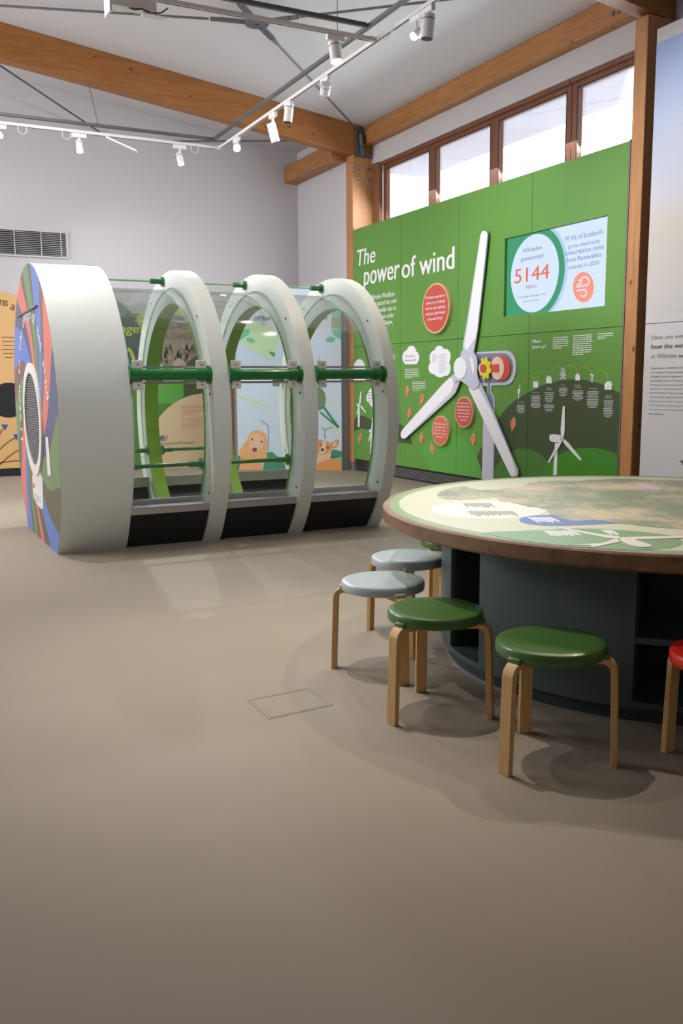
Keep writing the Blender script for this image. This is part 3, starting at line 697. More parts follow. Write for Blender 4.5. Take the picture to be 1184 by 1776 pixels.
c9 = lambda x, y: (860+x/5.382, 360+y/5.382)
def st(m, *L):
    g = G()
    for s, a, b, c in L: text_px(g, SF, s, c9(*a), c9(*b), c9(*c), .0026)
    return obj('screen_text', g, m, scr)
st('s_text', ('Whitelee', (248, 422), (428, 392), (248, 382)), ('generated', (232, 500), (440, 468), (232, 462)), ('on average each day in the', (198, 848), (466, 815), (198, 828)), ('last 3 months.', (260, 885), (398, 868), (260, 866)),
   ('97.4% of Scotland\'s', (648, 312), (1002, 250), (648, 272)), ('gross electricity', (676, 382), (970, 326), (676, 346)), ('consumption came', (642, 446), (1004, 388), (642, 406)), ('from Renewables', (658, 510), (985, 460), (658, 470)), ('sources in 2020', (676, 576), (962, 532), (676, 538)))
g = G(); text_px(g, SF, '5144', c9(176, 706), c9(496, 664), c9(176, 572), .0026, weight=.003); obj('screen_text', g, 's_coral', scr)
st('s_pur', ('MWh', (280, 764), (378, 752), (280, 728)))
obj('wind_badge', G().prism(SF.pxs([c9(*p_) for p_ in ell(816, 743, 98, 143, 44)]), SF, .0008, .0022), 's_coral2', scr)
g = G()
def hook(pts): ribbon_g(g, SF, SF.pxs([c9(*p_) for p_ in pts]), .014, .0022, .0032)
hook([(752, 742), (840, 726)]+[(828+40*math.cos(a), 690+42*math.sin(a)) for a in [1.2-i*.35 for i in range(13)]])
hook([(752, 776), (828, 766)]+[(815+28*math.cos(a), 796+34*math.sin(a)) for a in [-1.0+i*.35 for i in range(11)]])
hook([(752, 722), (790, 714)]+[(782+17*math.cos(a), 700+20*math.sin(a)) for a in [.9-i*.4 for i in range(9)]])
obj('wind_symbol', g, 's_bg', scr)

# ------------------------------------------------------------------ white text board on the right
RW = Frame((XW, 6.33, 0), (0, -1, 0), (0, 0, 1), (-1, 0, 0))
brd = thing('text_board', (XW, 5.0, 0), 'tall white board at the right edge with a sky photo on top and grey text', 'display wall')
bl = 2.75
obj('lower_panel', G().prism([(0, .18), (bl, .18), (bl, 1.855), (0, 1.855)], RW, -.03, 0), mat('board_white', srgb(210, 207, 209), .6), brd)
obj('upper_panel', G().prism([(0, 1.861), (bl, 1.861), (bl, 4.43), (0, 4.43)], RW, -.03, 0), bpy.data.materials['board_white'], brd)
obj('board_frame', G().box(XW+.031, 6.77, 3.7, 6.25, .05, 4.35), 'dark', brd)
obj('sky_photo', G().prism([(0, 1.95), (bl, 1.95), (bl, 4.31), (0, 4.31)], RW, .0002, .001), ramp_mat('sky_photo_print', [(0, srgb(206, 202, 202)), (.36, srgb(208, 202, 196)), (.42, srgb(208, 206, 212)), (.50, srgb(204, 208, 224)), (.75, srgb(186, 200, 232)), (1, srgb(158, 178, 228))], 2, 1.95, 4.31, noise=.06), brd)
c10 = lambda x, y: (1090+x/6.34, 560+y/6.34)
g = G()
text_px(g, RW, 'Have you ever', c10(254, 186), c10(622, 160), c10(254, 136), .0015, shear=.15)
text_px(g, RW, 'at Whitelee', c10(246, 392), c10(525, 380), c10(246, 340), .0015, shear=.15)
obj('board_text', g, 'greytext', brd)
g = G()
text_px(g, RW, 'how the wind', c10(250, 286), c10(640, 270), c10(250, 234), .0015, weight=.0014)
text_px(g, RW, 'and', c10(548, 380), c10(660, 374), c10(548, 338), .0015, weight=.0014)
obj('board_text', g, 'oltext', brd)
g = G()
for s, y, e in (('Operating a windfarm of this size', 508, 690), ('is a complex job that requires a team', 556, 690), ('of highly skilled engineers. At the', 602, 690), ('Renewables Control Centre, a team', 648, 690), ('of engineers use automated control', 694, 690), ('systems to assist them with running', 738, 700), ('the windfarm. These computers', 782, 660), ('monitor and adapt the position', 828, 640),
                ('of the wind turbines and the pitch', 874, 660), ('of the blades to efficiently produce', 920, 670), ('the correct level of electricity to', 964, 650), ('meet demand.', 1010, 384)):
    x = 246-(y-508)*.055
    text_px(g, RW, s, c10(x, y), c10(e, y-6 if e > 500 else y), c10(x, y-24), .0015)
obj('board_text', g, 'greytext', brd)
obj('board_picture', G().prism(smooth_poly(RW.pxs([c10(545, 1510), (1184, 799), (1200, 797), (1215, 800), (1205, 812), (1190, 815), c10(596, 1570), c10(575, 1530)]), 1), RW, .0002, .0012), 'oltext', brd)

# ------------------------------------------------------------------ boards along the back wall
BW = Frame((0, 13.98, 0), (1, 0, 0), (0, 0, 1), (0, -1, 0))
bx = BW.pxs
def bd(name, m, poly, parent, d0=.0003, d1=.001, sm=0, fr=BW, cx=None):
    pl = poly if fr is None else fr.pxs(poly)
    if sm: pl = smooth_poly(pl, sm)
    if cx: pl = clip(pl, *cx)
    return obj(name, G().prism(pl, fr, d0, d1), m, parent)
ob = thing('orange_board', (1.3, 13.98, 0), 'peach orange information board with black circle and blue arrows at the far left', 'display board')
a = BW.px(0, 813)[1]
pl = [(.3, a), (2.62, a), (2.62, 2.0)]+[(1.46+1.16*math.cos(i*PI/24), 2.0+.66*math.sin(i*PI/24)) for i in range(0, 25)]+[(.3, 2.0)]
pl = [(p_[0], p_[1]) for i, p_ in enumerate(pl) if i == 0 or (abs(p_[0]-pl[i-1][0])+abs(p_[1]-pl[i-1][1])) > 1e-4]
obj('board_panel', G().prism(pl, BW, -.05, 0), 'orange', ob)
obj('board_kick', G().box(.32, 2.60, 13.99, 14.03, 0, a), 'black', ob)
bd('black_circle', 'black', ell(15, 694, 33, 30.5, 40), ob)
g = G()
for p3 in (((-30, 822), (0, 770), (26, 760)), ((-30, 840), (10, 790), (34, 780)), ((-30, 812), (0, 800), (34, 799)), ((-30, 790), (-5, 765), (4, 744))):
    ribbon_g(g, BW, bx(bez(*p3)), .018, .0003, .001)
obj('arrow_line', g, 'browntext', ob)
for cx_, cy_ in ((8.5, 740), (29, 757)):
    bd('arrow_head', 'blue', [(cx_-6.5, cy_-4), (cx_+6, cy_-3.5), (cx_-.5, cy_+7)], ob, .001, .002)
g = G()
for s, x, y, ang in (('n', -1, 529, 8), ('s', 6.5, 530, 12), ('a', 17, 536, 22), ('r', 28, 544, 30), ('o', 36, 551, 35)):
    c_ = BW.px(x, y); r_ = -rad(ang)
    fn = lambda a_, b_, c_=c_, r_=r_: (c_[0]+(a_*math.cos(r_)-b_*math.sin(r_)), c_[1]+(a_*math.sin(r_)+b_*math.cos(r_)))
    text_g(g, BW, s, 0, .058 if s != 's' else .05, 0, .125, .0015, fn=fn, weight=.003)
obj('board_title', g, 'browntext', ob)
g = G(); lines_px(g, BW, 2, 585, 27, 620, 6, .0015, fill=.35, center=True); obj('board_text', g, 'browntext', ob)
bd('blue_floor_strip', 'blue', [(-20, 826), (38, 825), (38, 829), (-20, 830)], ob, .001, .004)

cb = thing('change_board', (3.8, 13.98, 0), 'green and peach information board with a crowd photo seen through the tunnel', 'display board')
def b1(name, m, poly, lay, sm=0): return bd(name, m, poly, cb, .0003+.0008*(lay-1), .001+.0008*lay, sm, BW, (2.7, 4.85, .0, 2.9))
obj('board_panel', G().prism([(2.7, .0), (4.74, .0), (4.74, 1.7), (4.60, 2.05), (4.35, 2.25), (4.0, 2.36), (3.6, 2.40), (2.7, 2.40)], BW, -.05, 0), 'mdgreen', cb)
b1('lime_band', 'olive', [(236, 640), (243, 600), (247, 560), (262, 549), (300, 546), (330, 549), (346, 560), (352, 580), (356, 640), (372, 640), (366, 580), (352, 545), (330, 538), (262, 538), (238, 548), (228, 600), (222, 640)], 1)
b1('crowd_photo', 'photo', [(268, 636), (272, 600), (283, 556), (330, 562), (352, 590), (356, 640), (330, 640), (300, 634)], 2)
g = G(); text_px(g, BW, 'WE NEED', (288, 570), (330, 571), (288, 559), .003); text_px(g, BW, 'A CHANGE', (287, 588), (333, 589), (287, 577), .003); obj('banner_text', g, 'crowd1', cb)
random.seed(11)
for mname, n_ in (('crowd1', 24), ('crowd3', 14), ('crowd2', 16)):
    g = G()
    for i in range(n_):
        x = random.uniform(272, 352); y = random.uniform(596, 624); r = random.uniform(1.0, 1.6)
        g.prism(bx(ell(x, y, r, r*1.3, 10)), BW, .0030, .0036)
        if mname != 'crowd2': g.prism(bx([(x-r*1.7, y+9), (x-r*1.5, y+2.4), (x-r*.8, y+1.4), (x+r*.8, y+1.4), (x+r*1.5, y+2.4), (x+r*1.7, y+9)]), BW, .0026, .0034)
    obj('crowd_people', g, mname, cb)
b1('green_hill', 'ltgreen', [(262, 700), (262, 640), (275, 633), (285, 630), (298, 633), (306, 640), (318, 650), (318, 700)], 4, 1)
b1('olive_hill', 'dkgreen', [(318, 700), (318, 640), (330, 622), (352, 612), (395, 620), (395, 700)], 3, 1)
b1('seal', 'crowd2', ell(310.5, 634, 11, 12, 24), 5)
b1('peach_circle', 'peach', ell(358, 790, 104, 108, 56), 5)
g = G(); lines_px(g, BW, 314, 704, 358, 719, 5, .0055, fill=.35, ragged=.05); lines_px(g, BW, 314, 726, 358, 743, 6, .0055, fill=.35, ragged=.05); lines_px(g, BW, 272, 845, 356, 852, 2, .0055, fill=.3); obj('board_text', g, P['red'], cb)
b1('logo_leaf', 'mdgreen', [(273, 764), (276, 758), (283, 753), (282, 760), (278, 764)], 6); b1('logo_leaf', 'capblue', [(279, 765), (283, 757), (287, 755), (286, 762), (284, 765)], 7); b1('logo_leaf', 'dogtan', [(286, 765), (288, 758), (291, 754), (291, 761), (289, 765)], 6)
g = G(); text_px(g, BW, 'ScottishPower', (276, 771), (338, 771), (276, 766), .0072); obj('board_text', g, 'greytext', cb)
dk = thing('round_title_board', (3.0, 13.90, 0), 'dark slate round title board behind the tunnel, its yellow word partly hidden', 'display board')
DB = Frame((0, 13.90, 0), (1, 0, 0), (0, 0, 1), (0, -1, 0))
c_ = DB.px(168, 590); r_ = DB.px(246, 590)[0]-c_[0]
obj('round_panel', G().prism(ell(c_[0], c_[1], r_, r_, 60), DB, -.04, 0), 'navy', dk, smooth=True)
obj('board_leg', G().box(c_[0]-.12, c_[0]+.12, 13.91, 13.94, 0, c_[1]-r_*.8), 'black', dk)
g = G(); text_px(g, DB, 'change', (172, 577), (240, 577), (172, 560), .002, shear=.12, weight=.006); obj('title_text', g, 'olive', dk)
g = G(); ribbon_g(g, DB, DB.pxs([(222, 604), (228, 612), (232, 624), (232, 640)]), .05, .0003, .002); obj('title_ring', g, 'olive', dk)
obj_b = tag(obj('brown_timber_board', G().box(4.735, 4.88, 13.20, 13.30, 0, 2.28), 'brownboard'), 'narrow brown upright board between the green board and the dog mural', 'board')

# dog mural
mA, mB = Vector((4.895, 13.135, 0)), Vector((6.232, 12.225, 0))
mu = (mB-mA).normalized(); mn = Vector((mu.y, -mu.x, 0))
MU = Frame(mA, mu, (0, 0, 1), mn)
mw = (mB-mA).length
md = thing('dog_mural', (mA+mB)/2, 'pale mural board with a golden dog and a corgi below green leaves', 'mural')
MH = 2.75
obj('mural_panel', G().prism([(0, 0), (mw, 0), (mw, MH), (0, MH)], MU, -.03, 0), 'skyblue', md)
def m1(name, m, poly, lay, sm=0): return bd(name, m, poly, md, .0003+.0006*(lay-1), .0008+.0006*lay, sm, MU, (0, mw, 0, MH))
c4_ = lambda L: [(380+x/6.578, 480+y/6.578) for x, y in L]
d4_ = lambda L: [(380+x/6.578, 680+y/6.578) for x, y in L]
e5_ = lambda L: [(520+x/6.578, 480+y/6.578) for x, y in L]
e6_ = lambda L: [(520+x/6.578, 680+y/6.578) for x, y in L]
m1('green_wash', 'palegreen', c4_([(180, 600), (250, 460), (420, 510), (620, 590), (680, 680), (640, 900), (560, 960), (400, 850), (215, 740)]), 1, 2)
m1('green_wash', 'palegreen', e5_([(360, 470), (490, 430), (490, 620), (420, 590), (355, 600)]), 1)
m1('green_wash', 'palegreen', e6_([(290, 100), (490, 150), (490, 175), (290, 125)]), 1); m1('green_wash', 'palegreen', e6_([(235, 380), (490, 420), (490, 445), (235, 400)]), 1)
m1('green_wash', 'palegreen', d4_([(200, 20), (560, 150), (560, 175), (200, 50)]), 1)
m1('leaf_shape', 'teal', c4_([(190, 590), (350, 600), (340, 660), (215, 740)]), 2); m1('leaf_shape', 'teal', c4_([(295, 715), (350, 685), (410, 730), (400, 755), (340, 750)]), 3, 1)
m1('leaf_shape', 'dkteal', c4_([(560, 850), (640, 870), (630, 915), (590, 890)]), 3)
m1('leaf_shape', 'teal', c4_([(190, 480), (260, 420), (300, 460), (240, 520)]), 2)
m1('leaf_shape', 'teal', e5_([(360, 365), (400, 330), (490, 420), (490, 440), (360, 475)]), 2); m1('leaf_shape', 'teal', e5_([(355, 610), (490, 600), (490, 735), (400, 680)]), 3)
m1('leaf_shape', 'teal', e5_([(285, 735), (310, 695), (360, 680), (405, 700), (390, 740), (340, 750)]), 2, 1); m1('leaf_shape', 'palegreen', e5_([(350, 480), (490, 430), (490, 600), (360, 590)]), 1)
m1('turbine_shape', 'dkteal', e5_([(185, 1050), (225, 915), (210, 1050)]), 4)
m1('turbine_shape', 'capgreen', e6_(ell(215, 80, 78, 130, 26)), 4)
g = G(); ribbon_g(g, MU, MU.pxs(e6_([(265, 165), (440, 405)])), .035, .0003, .004); ribbon_g(g, MU, MU.pxs(e6_([(232, 230), (440, 405)])), .03, .0003, .004); obj('turbine_line', g, 'dkteal', md)
g = G()
for L_ in ([(470, 315), (555, 385)], [(560, 375), (565, 480)], [(560, 480), (556, 670)]): ribbon_g(g, MU, MU.pxs(d4_(L_)), .012, .0003, .003)
for L_ in ([(245, 410), (285, 430), (370, 400)], [(285, 430), (282, 530)]): ribbon_g(g, MU, MU.pxs(e6_(L_)), .012, .0003, .003)
obj('thin_turbine_line', g, 'slate', md)
g = G(); text_px(g, MU, '#MoreThanAWindfarm', (441, 555), (566.5, 555), (441, 547), .004, weight=.005); obj('mural_title', g, 'greytext', md)
m1('teal_hill', 'dkteal', d4_([(490, 900), (545, 690), (600, 680), (720, 780), (900, 900)]), 2); m1('teal_hill', 'dkteal', d4_([(180, 900), (190, 690), (245, 740), (240, 900)]), 2)
m1('teal_hill', 'dkteal', e6_([(350, 760), (355, 665), (385, 655), (495, 680), (495, 735)]), 2); m1('teal_hill', 'teal', e6_([(350, 750), (355, 735), (495, 735), (495, 800)]), 2)
dog = m1('golden_dog', 'dogorange', d4_([(205, 905), (240, 850), (245, 740), (228, 705), (235, 665), (270, 600), (320, 540), (345, 475), (380, 445), (430, 436), (490, 446), (530, 480), (543, 560), (540, 700), (548, 760), (495, 800), (490, 905)]), 4, 1)
obj('dog_face', G().prism(smooth_poly(MU.pxs(d4_([(350, 500), (430, 470), (500, 505), (512, 600), (470, 660), (400, 690), (352, 650), (340, 580)])), 2), MU, .0033, .0042), 'dogpink', dog)
obj('dog_eyes', G().prism(MU.pxs(d4_(ell(376, 539, 14, 13, 14))), MU, .0042, .005).prism(MU.pxs(d4_(ell(483, 566, 14, 12, 14))), MU, .0042, .005).prism(MU.pxs(d4_(ell(405, 657, 29, 24, 18))), MU, .0042, .005), 'dogbrown', dog)
m1('corgi_body', 'dogtan', e6_([(150, 905), (190, 810), (300, 775), (370, 752), (495, 792), (495, 905)]), 4, 1)
m1('corgi_neck', 'dogpink', e6_([(180, 815), (185, 690), (260, 660), (352, 650), (356, 745), (300, 778)]), 4, 1)
dog = m1('corgi_head', 'dogtan', e6_([(150, 600), (160, 500), (210, 545), (260, 550), (330, 565), (362, 600), (362, 650), (320, 690), (260, 720), (190, 700), (160, 660)]), 5, 1)
m1('corgi_ear', 'dogtan', e6_([(345, 590), (395, 548), (430, 538), (447, 556), (425, 615), (375, 655)]), 5, 1)
m1('corgi_ear', 'dogpink', e6_([(368, 598), (400, 565), (428, 555), (412, 605), (378, 635)]), 6, 1)
m1('corgi_blaze', 'labelwhite', e6_([(262, 552), (300, 560), (290, 620), (300, 665), (270, 705), (215, 700), (225, 650), (255, 620)]), 6, 1)
obj('corgi_eyes', G().prism(MU.pxs(e6_(ell(318, 635, 13, 14, 14))), MU, .0045, .0055).prism(MU.pxs(e6_(ell(232, 600, 9, 12, 14))), MU, .0045, .0055).prism(MU.pxs(e6_(ell(257, 657, 20, 18, 16))), MU, .0045, .0055), 'dogbrown', dog)

# ------------------------------------------------------------------ turbine nacelle tunnel
YC, ZC, RA, RBU, RBL = 8.11, 1.05, 1.135, 1.295, 1.42
RFD, RFH = 1.22, 1.32          # far half is a little fuller: end drum, hoops
RF = [RFD]
def prof(th, d=0):
    b = (RBU if math.sin(th) >= 0 else RBL)-d
    return (YC+((RA if math.cos(th) < 0 else RF[0])-d)*math.cos(th), ZC+b*math.sin(th))
def th0(d=0, z=0.0): return math.asin((z-ZC)/(RBL-d))       # negative angle on the far (+Y) side
def arch(g, x0, x1, d0, d1, a0=None, a1=None, n=72):
    f0, f1 = (a0, a1) if a0 is not None else (None, None)
    vs = []; m = n+1
    for i in range(m):
        row = []
        for d in (d0, d1):
            s_ = f0 if f0 is not None else th0(d); e_ = f1 if f1 is not None else PI-th0(d)
            th = s_+(e_-s_)*i/n; y, z = prof(th, d); row.append((y, max(z, 0)))
        (ya, za), (yb, zb) = row
        vs += [(x0, ya, za), (x1, ya, za), (x1, yb, zb), (x0, yb, zb)]
    fs = []
    for i in range(n):
        for k_ in range(4): fs.append((i*4+k_, i*4+(k_+1) % 4, (i+1)*4+(k_+1) % 4, (i+1)*4+k_))
    fs += [(3, 2, 1, 0), (n*4, n*4+1, n*4+2, n*4+3)]
    return g.add(vs, fs)
tn = thing('nacelle_tunnel', (2.65, YC, 0), 'walk-through model of a turbine nacelle with white hoops and clear sides', 'play tunnel')
XD0, XD1 = 1.189, 1.738
rings = [(2.406, 2.552), (3.208, 3.334), (4.020, 4.132)]
# end drum
n = 96
edge = [prof(th0()+(PI-2*th0())*i/n) for i in range(n+1)]
drum = G()
vs_ = [(XD0, y, max(z, 0)) for y, z in edge]+[(XD1, y, max(z, 0)) for y, z in edge]; m_ = n+1
drum.add(vs_, [(i, i+1, m_+i+1, m_+i) for i in range(n)]+[(n, 0, m_, m_+n)]+[tuple(range(m_, 2*m_))]+[tuple(reversed(range(m_)))])
dr = obj('end_drum', drum, 'ring', tn, smooth=True)
CF = Frame((XD0, 9.245, 0), (0, -1, 0), (0, 0, 1), (-1, 0, 0))
gc = (9.245-8.2, 1.045); rin = .44
prl = [(9.245-y, max(z, 0)) for y, z in edge]
def hit(th):
    dx, dy = math.cos(th), math.sin(th); best = 9
    for i in range(len(prl)):
        a_, b_ = prl[i], prl[(i+1) % len(prl)]
        ex, ey = b_[0]-a_[0], b_[1]-a_[1]; den = dx*ey-dy*ex
        if abs(den) < 1e-9: continue
        t_ = ((a_[0]-gc[0])*ey-(a_[1]-gc[1])*ex)/den; u_ = ((a_[0]-gc[0])*dy-(a_[1]-gc[1])*dx)/den
        if t_ > 0 and -1e-6 <= u_ <= 1+1e-6: best = min(best, t_)
    return best
swirl = 1.0
seq = [('capgreen', 13), ('capolive', 6), ('capblue', 17), ('capbrown', 9), ('capcoral', 22), ('capnavy', 22), ('capgreen', 26), ('capolive', 18), ('capblue', 20), ('capolive', 14), ('capcoral', 9), ('capolive', 9), ('capgreen', 9), ('capolive', 6), ('capblue', 14), ('capcoral', 22), ('capolive', 12), ('capgreen', 22), ('capbrown', 16), ('capblue', 22), ('capnavy', 14), ('capcoral', 14), ('capolive', 6)]
tot = sum(w for _, w in seq); ang = rad(98)
for m_n, w_ in seq:
    a0 = ang; a1 = ang-2*PI*w_/tot; ang = a1
    pl = []
    def edgept(a_, f):      # f 0 at grille, 1 at rim, swirling outward
        th = a_-swirl*(1-f)**1.5*.8
        h_ = hit(th)-.001; r__ = rin+(h_-rin)*f
        return (gc[0]+r__*math.cos(th), gc[1]+r__*math.sin(th))
    pl += [edgept(a0, i/8) for i in range(9)]
    pl += [edgept(a0+(a1-a0)*i/10, 1) for i in range(1, 10)]
    pl += [edgept(a1, i/8) for i in range(8, -1, -1)]
    pl += [edgept(a1+(a0-a1)*i/6, 0) for i in range(1, 6)]
    obj('painted_ray', G().prism(pl, CF, .0003, .0015), m_n, dr)
o = obj('grille_ring', G(), 'ring', dr) if False else None
g = G()
for i in range(56):
    a_, b_ = 2*PI*i/56, 2*PI*(i+1)/56
    q4 = [(gc[0]+r_*math.cos(t_), gc[1]+r_*math.sin(t_)) for r_, t_ in ((.485, a_), (.485, b_), (.40, b_), (.40, a_))]
    g.prism(q4, CF, .0015, .02)
gr = obj('grille_ring', g, 'bracket', dr)
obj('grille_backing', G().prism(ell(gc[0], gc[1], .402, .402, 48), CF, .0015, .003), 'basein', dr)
g = G()
for i in range(38):
    zz = -.39+i*.78/37; hw = math.sqrt(max(0, .40**2-zz*zz))
    if hw > .03: g.prism([(gc[0]-hw, gc[1]+zz-.005), (gc[0]+hw, gc[1]+zz-.005), (gc[0]+hw, gc[1]+zz+.005), (gc[0]-hw, gc[1]+zz+.005)], CF, .004, .008)
obj('grille_mesh', g, 'trim', dr)
tgp = obj('name_plate', G().prism(smooth_poly(CF.pxs([(56, 815), (74, 815), (76, 882), (73, 884), (62, 871), (58, 860)]), 1), CF, .0016, .004), 'bracket', dr)
g = G(); lines_px(g, CF, 60, 857, 73.5, 866, 3, .0045, fill=.4); obj('plate_text', g, 'greytext', tgp)
obj('plate_logo', G().prism(CF.pxs(ell(59.5, 842, 1.6, 5, 12)), CF, .004, .005), 'capcoral', tgp)
obj('paper_tag', G().prism(CF.pxs([(80, 758), (84.5, 758), (89.5, 824), (84, 826)]), CF, .003, .006), 'bracket', dr)
g = G(); s_ = 'listen to the change of the wind'
vsum = 0
for i, ch in enumerate(s_):
    if ch == ' ': continue
    th = rad(192)-rad(178)*i/(len(s_)-1); rr = .80; c_ = (gc[0]+rr*math.cos(th), gc[1]+rr*math.sin(th)*1.12); r_ = th-PI/2
    fn = lambda a_, b_, c_=c_, r_=r_: (c_[0]+(a_*math.cos(r_)-b_*math.sin(r_)), c_[1]+(a_*math.sin(r_)+b_*math.cos(r_)))
    text_g(g, CF, ch, -.032, .032 if ch not in 'il' else -.012, -.04, .11, .0022, fn=fn, weight=.002)
obj('arc_text', g, 'white', dr)
g = G(); p0, p1 = CF.px(33, 549), CF.px(65.5, 530.5); g.cyl(CF.at(*p0, .012), CF.at(*p1, .012), .009, n=10); obj('thin_handle', g, 'trim', dr)
# hoops
RF[0] = RFH
hoops = []
for x0, x1 in rings:
    h = obj('hoop', arch(G(), x0, x1, 0, .15), 'ring', tn, smooth=True)
    obj('inner_hoop', arch(G(), x0+.018, x1-.012, .1505, .285), 'ringface', h, smooth=True)
    obj('green_liner', arch(G(), x0+.006, x1-.004, .2855, .292), 'lime', h, smooth=True)
    for th in (rad(60), rad(136), rad(170), rad(20), rad(207), rad(-20)):
        y, z = prof(th, .075); obj('hoop_screw', G().cyl((x0+.002, y, z), (x0-.006, y, z), .010, n=10), 'screw', h)
    hoops.append(h)
dbk = obj('inner_hoop', arch(G(), XD1+.001, XD1+.05, .15, .285), 'ringface', dr, smooth=True)
obj('green_liner', arch(G(), XD1+.001, XD1+.05, .2855, .292), 'lime', dr, smooth=True)
xs = [(XD1, rings[0][0]), (rings[0][1], rings[1][0]), (rings[1][1], rings[2][0])]
def flange(x, sg, y, z, R1, R2, w1, w2, par):
    prof_ = [(0, 0), (R1, 0), (R1, w1), (R2, w1), (R2, w2), (0, w2)]; vs = []; n_ = 28
    for i in range(n_):
        a_ = 2*PI*i/n_
        for r_, d_ in prof_: vs.append((x+sg*d_, y+r_*math.cos(a_), z+r_*math.sin(a_)))
    fs = [(i*6+k_, ((i+1) % n_)*6+k_, ((i+1) % n_)*6+k_+1, i*6+k_+1) for i in range(n_) for k_ in range(5)]
    return obj('rail_flange', G().add(vs, fs), 'rail', par, smooth=True)
def yside(th, near): return PI-th if near else th
for b_i, (xa, xb) in enumerate(xs):
    for near in (True, False):
        sides = True
        aL = math.asin((.33-ZC)/(RBL-.16)); aM1 = math.asin((1.36-ZC)/(RBU-.16)); aM2 = math.asin((1.465-ZC)/(RBU-.16)); aT = rad(83)
        f_ = (lambda t_: PI-t_) if near else (lambda t_: t_)
        if sides:
            # lower base board, metal cap, acrylic sheets
            z0a = th0(.03); z1a = math.asin((.30-ZC)/(RBL-.03))
            obj('base_board', arch(G(), xa+.001, xb-.001, .03, .06, *sorted((f_(z0a), f_(z1a))), n=12), 'black', tn, smooth=True)
            y1_, z1_ = prof(f_(z1a), .03)
            s_ = 1 if near else -1
            g = G().box(xa+.002, xb-.002, min(y1_-.012*s_, y1_-.004*s_), max(y1_-.012*s_, y1_-.004*s_), .295, .345)
            ya, yb = sorted((y1_-.012*s_, y1_+.15*s_)); g.box(xa+.002, xb-.002, ya, yb, .345, .355)
            ya, yb = sorted((y1_+.15*s_, y1_+.16*s_)); g.box(xa+.002, xb-.002, ya, yb, .30, .40)
            obj('metal_cap', g, 'alu', tn, bev=.002)
            obj('acrylic_sheet', arch(G(), xa+.002, xb-.002, .17, .178, *sorted((f_(aL), f_(aM1))), n=20), 'acr', tn, smooth=True)
            obj('acrylic_sheet', arch(G(), xa+.002, xb-.002, .17, .178, *sorted((f_(aM2), f_(rad(90)-.006 if near else rad(90)-.006))), n=24), 'acrtop', tn, smooth=True)
            for zz in (1.352, 1.478):
                th = f_(math.asin((zz-ZC)/(RBU-.16))); y, z = prof(th, .16)
                obj('sheet_trim', G().box(xa+.03, xb-.03, y-.008, y+.008, z-.009, z+.009), 'alu', tn)
        # mid rail
        yr = YC-(RA-.085) if near else YC+(RFH-.085)
        if sides:
            g = G().cyl((xa+.004, yr, 1.415), (xb-.004, yr, 1.415), .043, n=28)
            rl = obj('mid_rail', g, 'rail', tn, smooth=True)
            flange(xb-.002, -1, yr, 1.415, .074, .052, .022, .10, rl); flange(xa+.002, 1, yr, 1.415, .074, .052, .022, .10, rl)
            s_ = 1 if near else -1
            for xx in (xa+.035, xb-.115):
                for zz in (1.335, 1.495):
                    bk = obj('white_bracket', G().box(xx, xx+.085, yr+.0*s_-.01, yr+.01, zz-.035, zz+.035), 'bracket', tn, bev=.006)
                    obj('bracket_screw', G().cyl((xx+.045, yr-.012*s_, zz), (xx+.045, yr-.008*s_, zz), .007, n=8), 'screw', bk)
        # low inner hand rail
        if b_i < 2:
            yl = 7.34 if near else 9.06
            rl = obj('low_rail', G().cyl((xa+.004, yl, .67), (xb-.004, yl, .67), .017, n=16), 'rail', tn, smooth=True)
            flange(xb-.002, -1, yl, .67, .052, .024, .012, .11, rl); flange(xa+.002, 1, yl, .67, .052, .024, .012, .11, rl)
    # top rod
    rl = obj('top_rod', G().cyl((xa+.004, 8.30, 2.268), (xb-.004, 8.30, 2.268), .009, n=14), 'rodglint', tn, smooth=True)
    flange(xb-.002, -1, 8.30, 2.268, .045, .024, .018, .12, rl)

# ------------------------------------------------------------------ round map table
TC = (3.36, 3.19); TR = 1.345
tb = thing('map_table', (TC[0], TC[1], 0), 'large round table with a printed landscape map top and brown edge', 'table')
obj('table_top', G().lathe([(0, .68), (TR-.012, .68), (TR, .69), (TR, .742), (TR-.008, .75), (0, .75)], TC, 128), 'edge', tb, smooth=True)
TF = Frame((TC[0], TC[1], .75), (1, 0, 0), (0, 1, 0), (0, 0, 1))
def tp(name, m, poly, lay, sm=0, raw=False):
    pl = poly if raw else TF.pxs(poly)
    if sm: pl = smooth_poly(pl, sm)
    out = []
    for a_, b_ in pl:
        r_ = math.hypot(a_, b_)
        if r_ > TR-.03: a_, b_ = a_*(TR-.03)/r_, b_*(TR-.03)/r_
        out.append((a_, b_))
    return obj(name, G().prism(out, TF, .0001, .0003+.0004*lay), m, tb)
tp('green_border', 'tablegreen', ell(0, 0, TR-.015, TR-.015, 128), 0, raw=True)
tp('cream_field', 'cream', ell(0, 0, 1.265, 1.265, 128), 1, raw=True)
c6_ = lambda L: [(680+x/4.554, 810+y/4.554) for x, y in L]
c7_ = lambda L: [(900+x/4.169, 810+y/4.169) for x, y in L]
tp('white_label', 'labelwhite', c6_(ell(760, 338, 460, 72, 60)), 2)
tp('blue_label', 'blue', c7_([(0, 385), (20, 368), (60, 358), (130, 352), (230, 350), (330, 358), (480, 355), (620, 375), (720, 410), (600, 415), (500, 420), (300, 427), (180, 426), (80, 417), (15, 402)]), 3)
tp('green_label', 'labelgreen', [(834, 925), (860, 922.5), (900, 921.5), (940, 919.5), (972, 918), (1008, 917), (1044, 918), (1080, 920), (1116, 923), (1145, 926.5), (1164, 930), (1178, 935), (1184, 941), (1180, 946), (1164, 951), (1130, 954), (1092, 954.6), (1060, 953), (1020, 951), (980, 948.5), (940, 943.5), (890, 936)], 3)
random.seed(5)
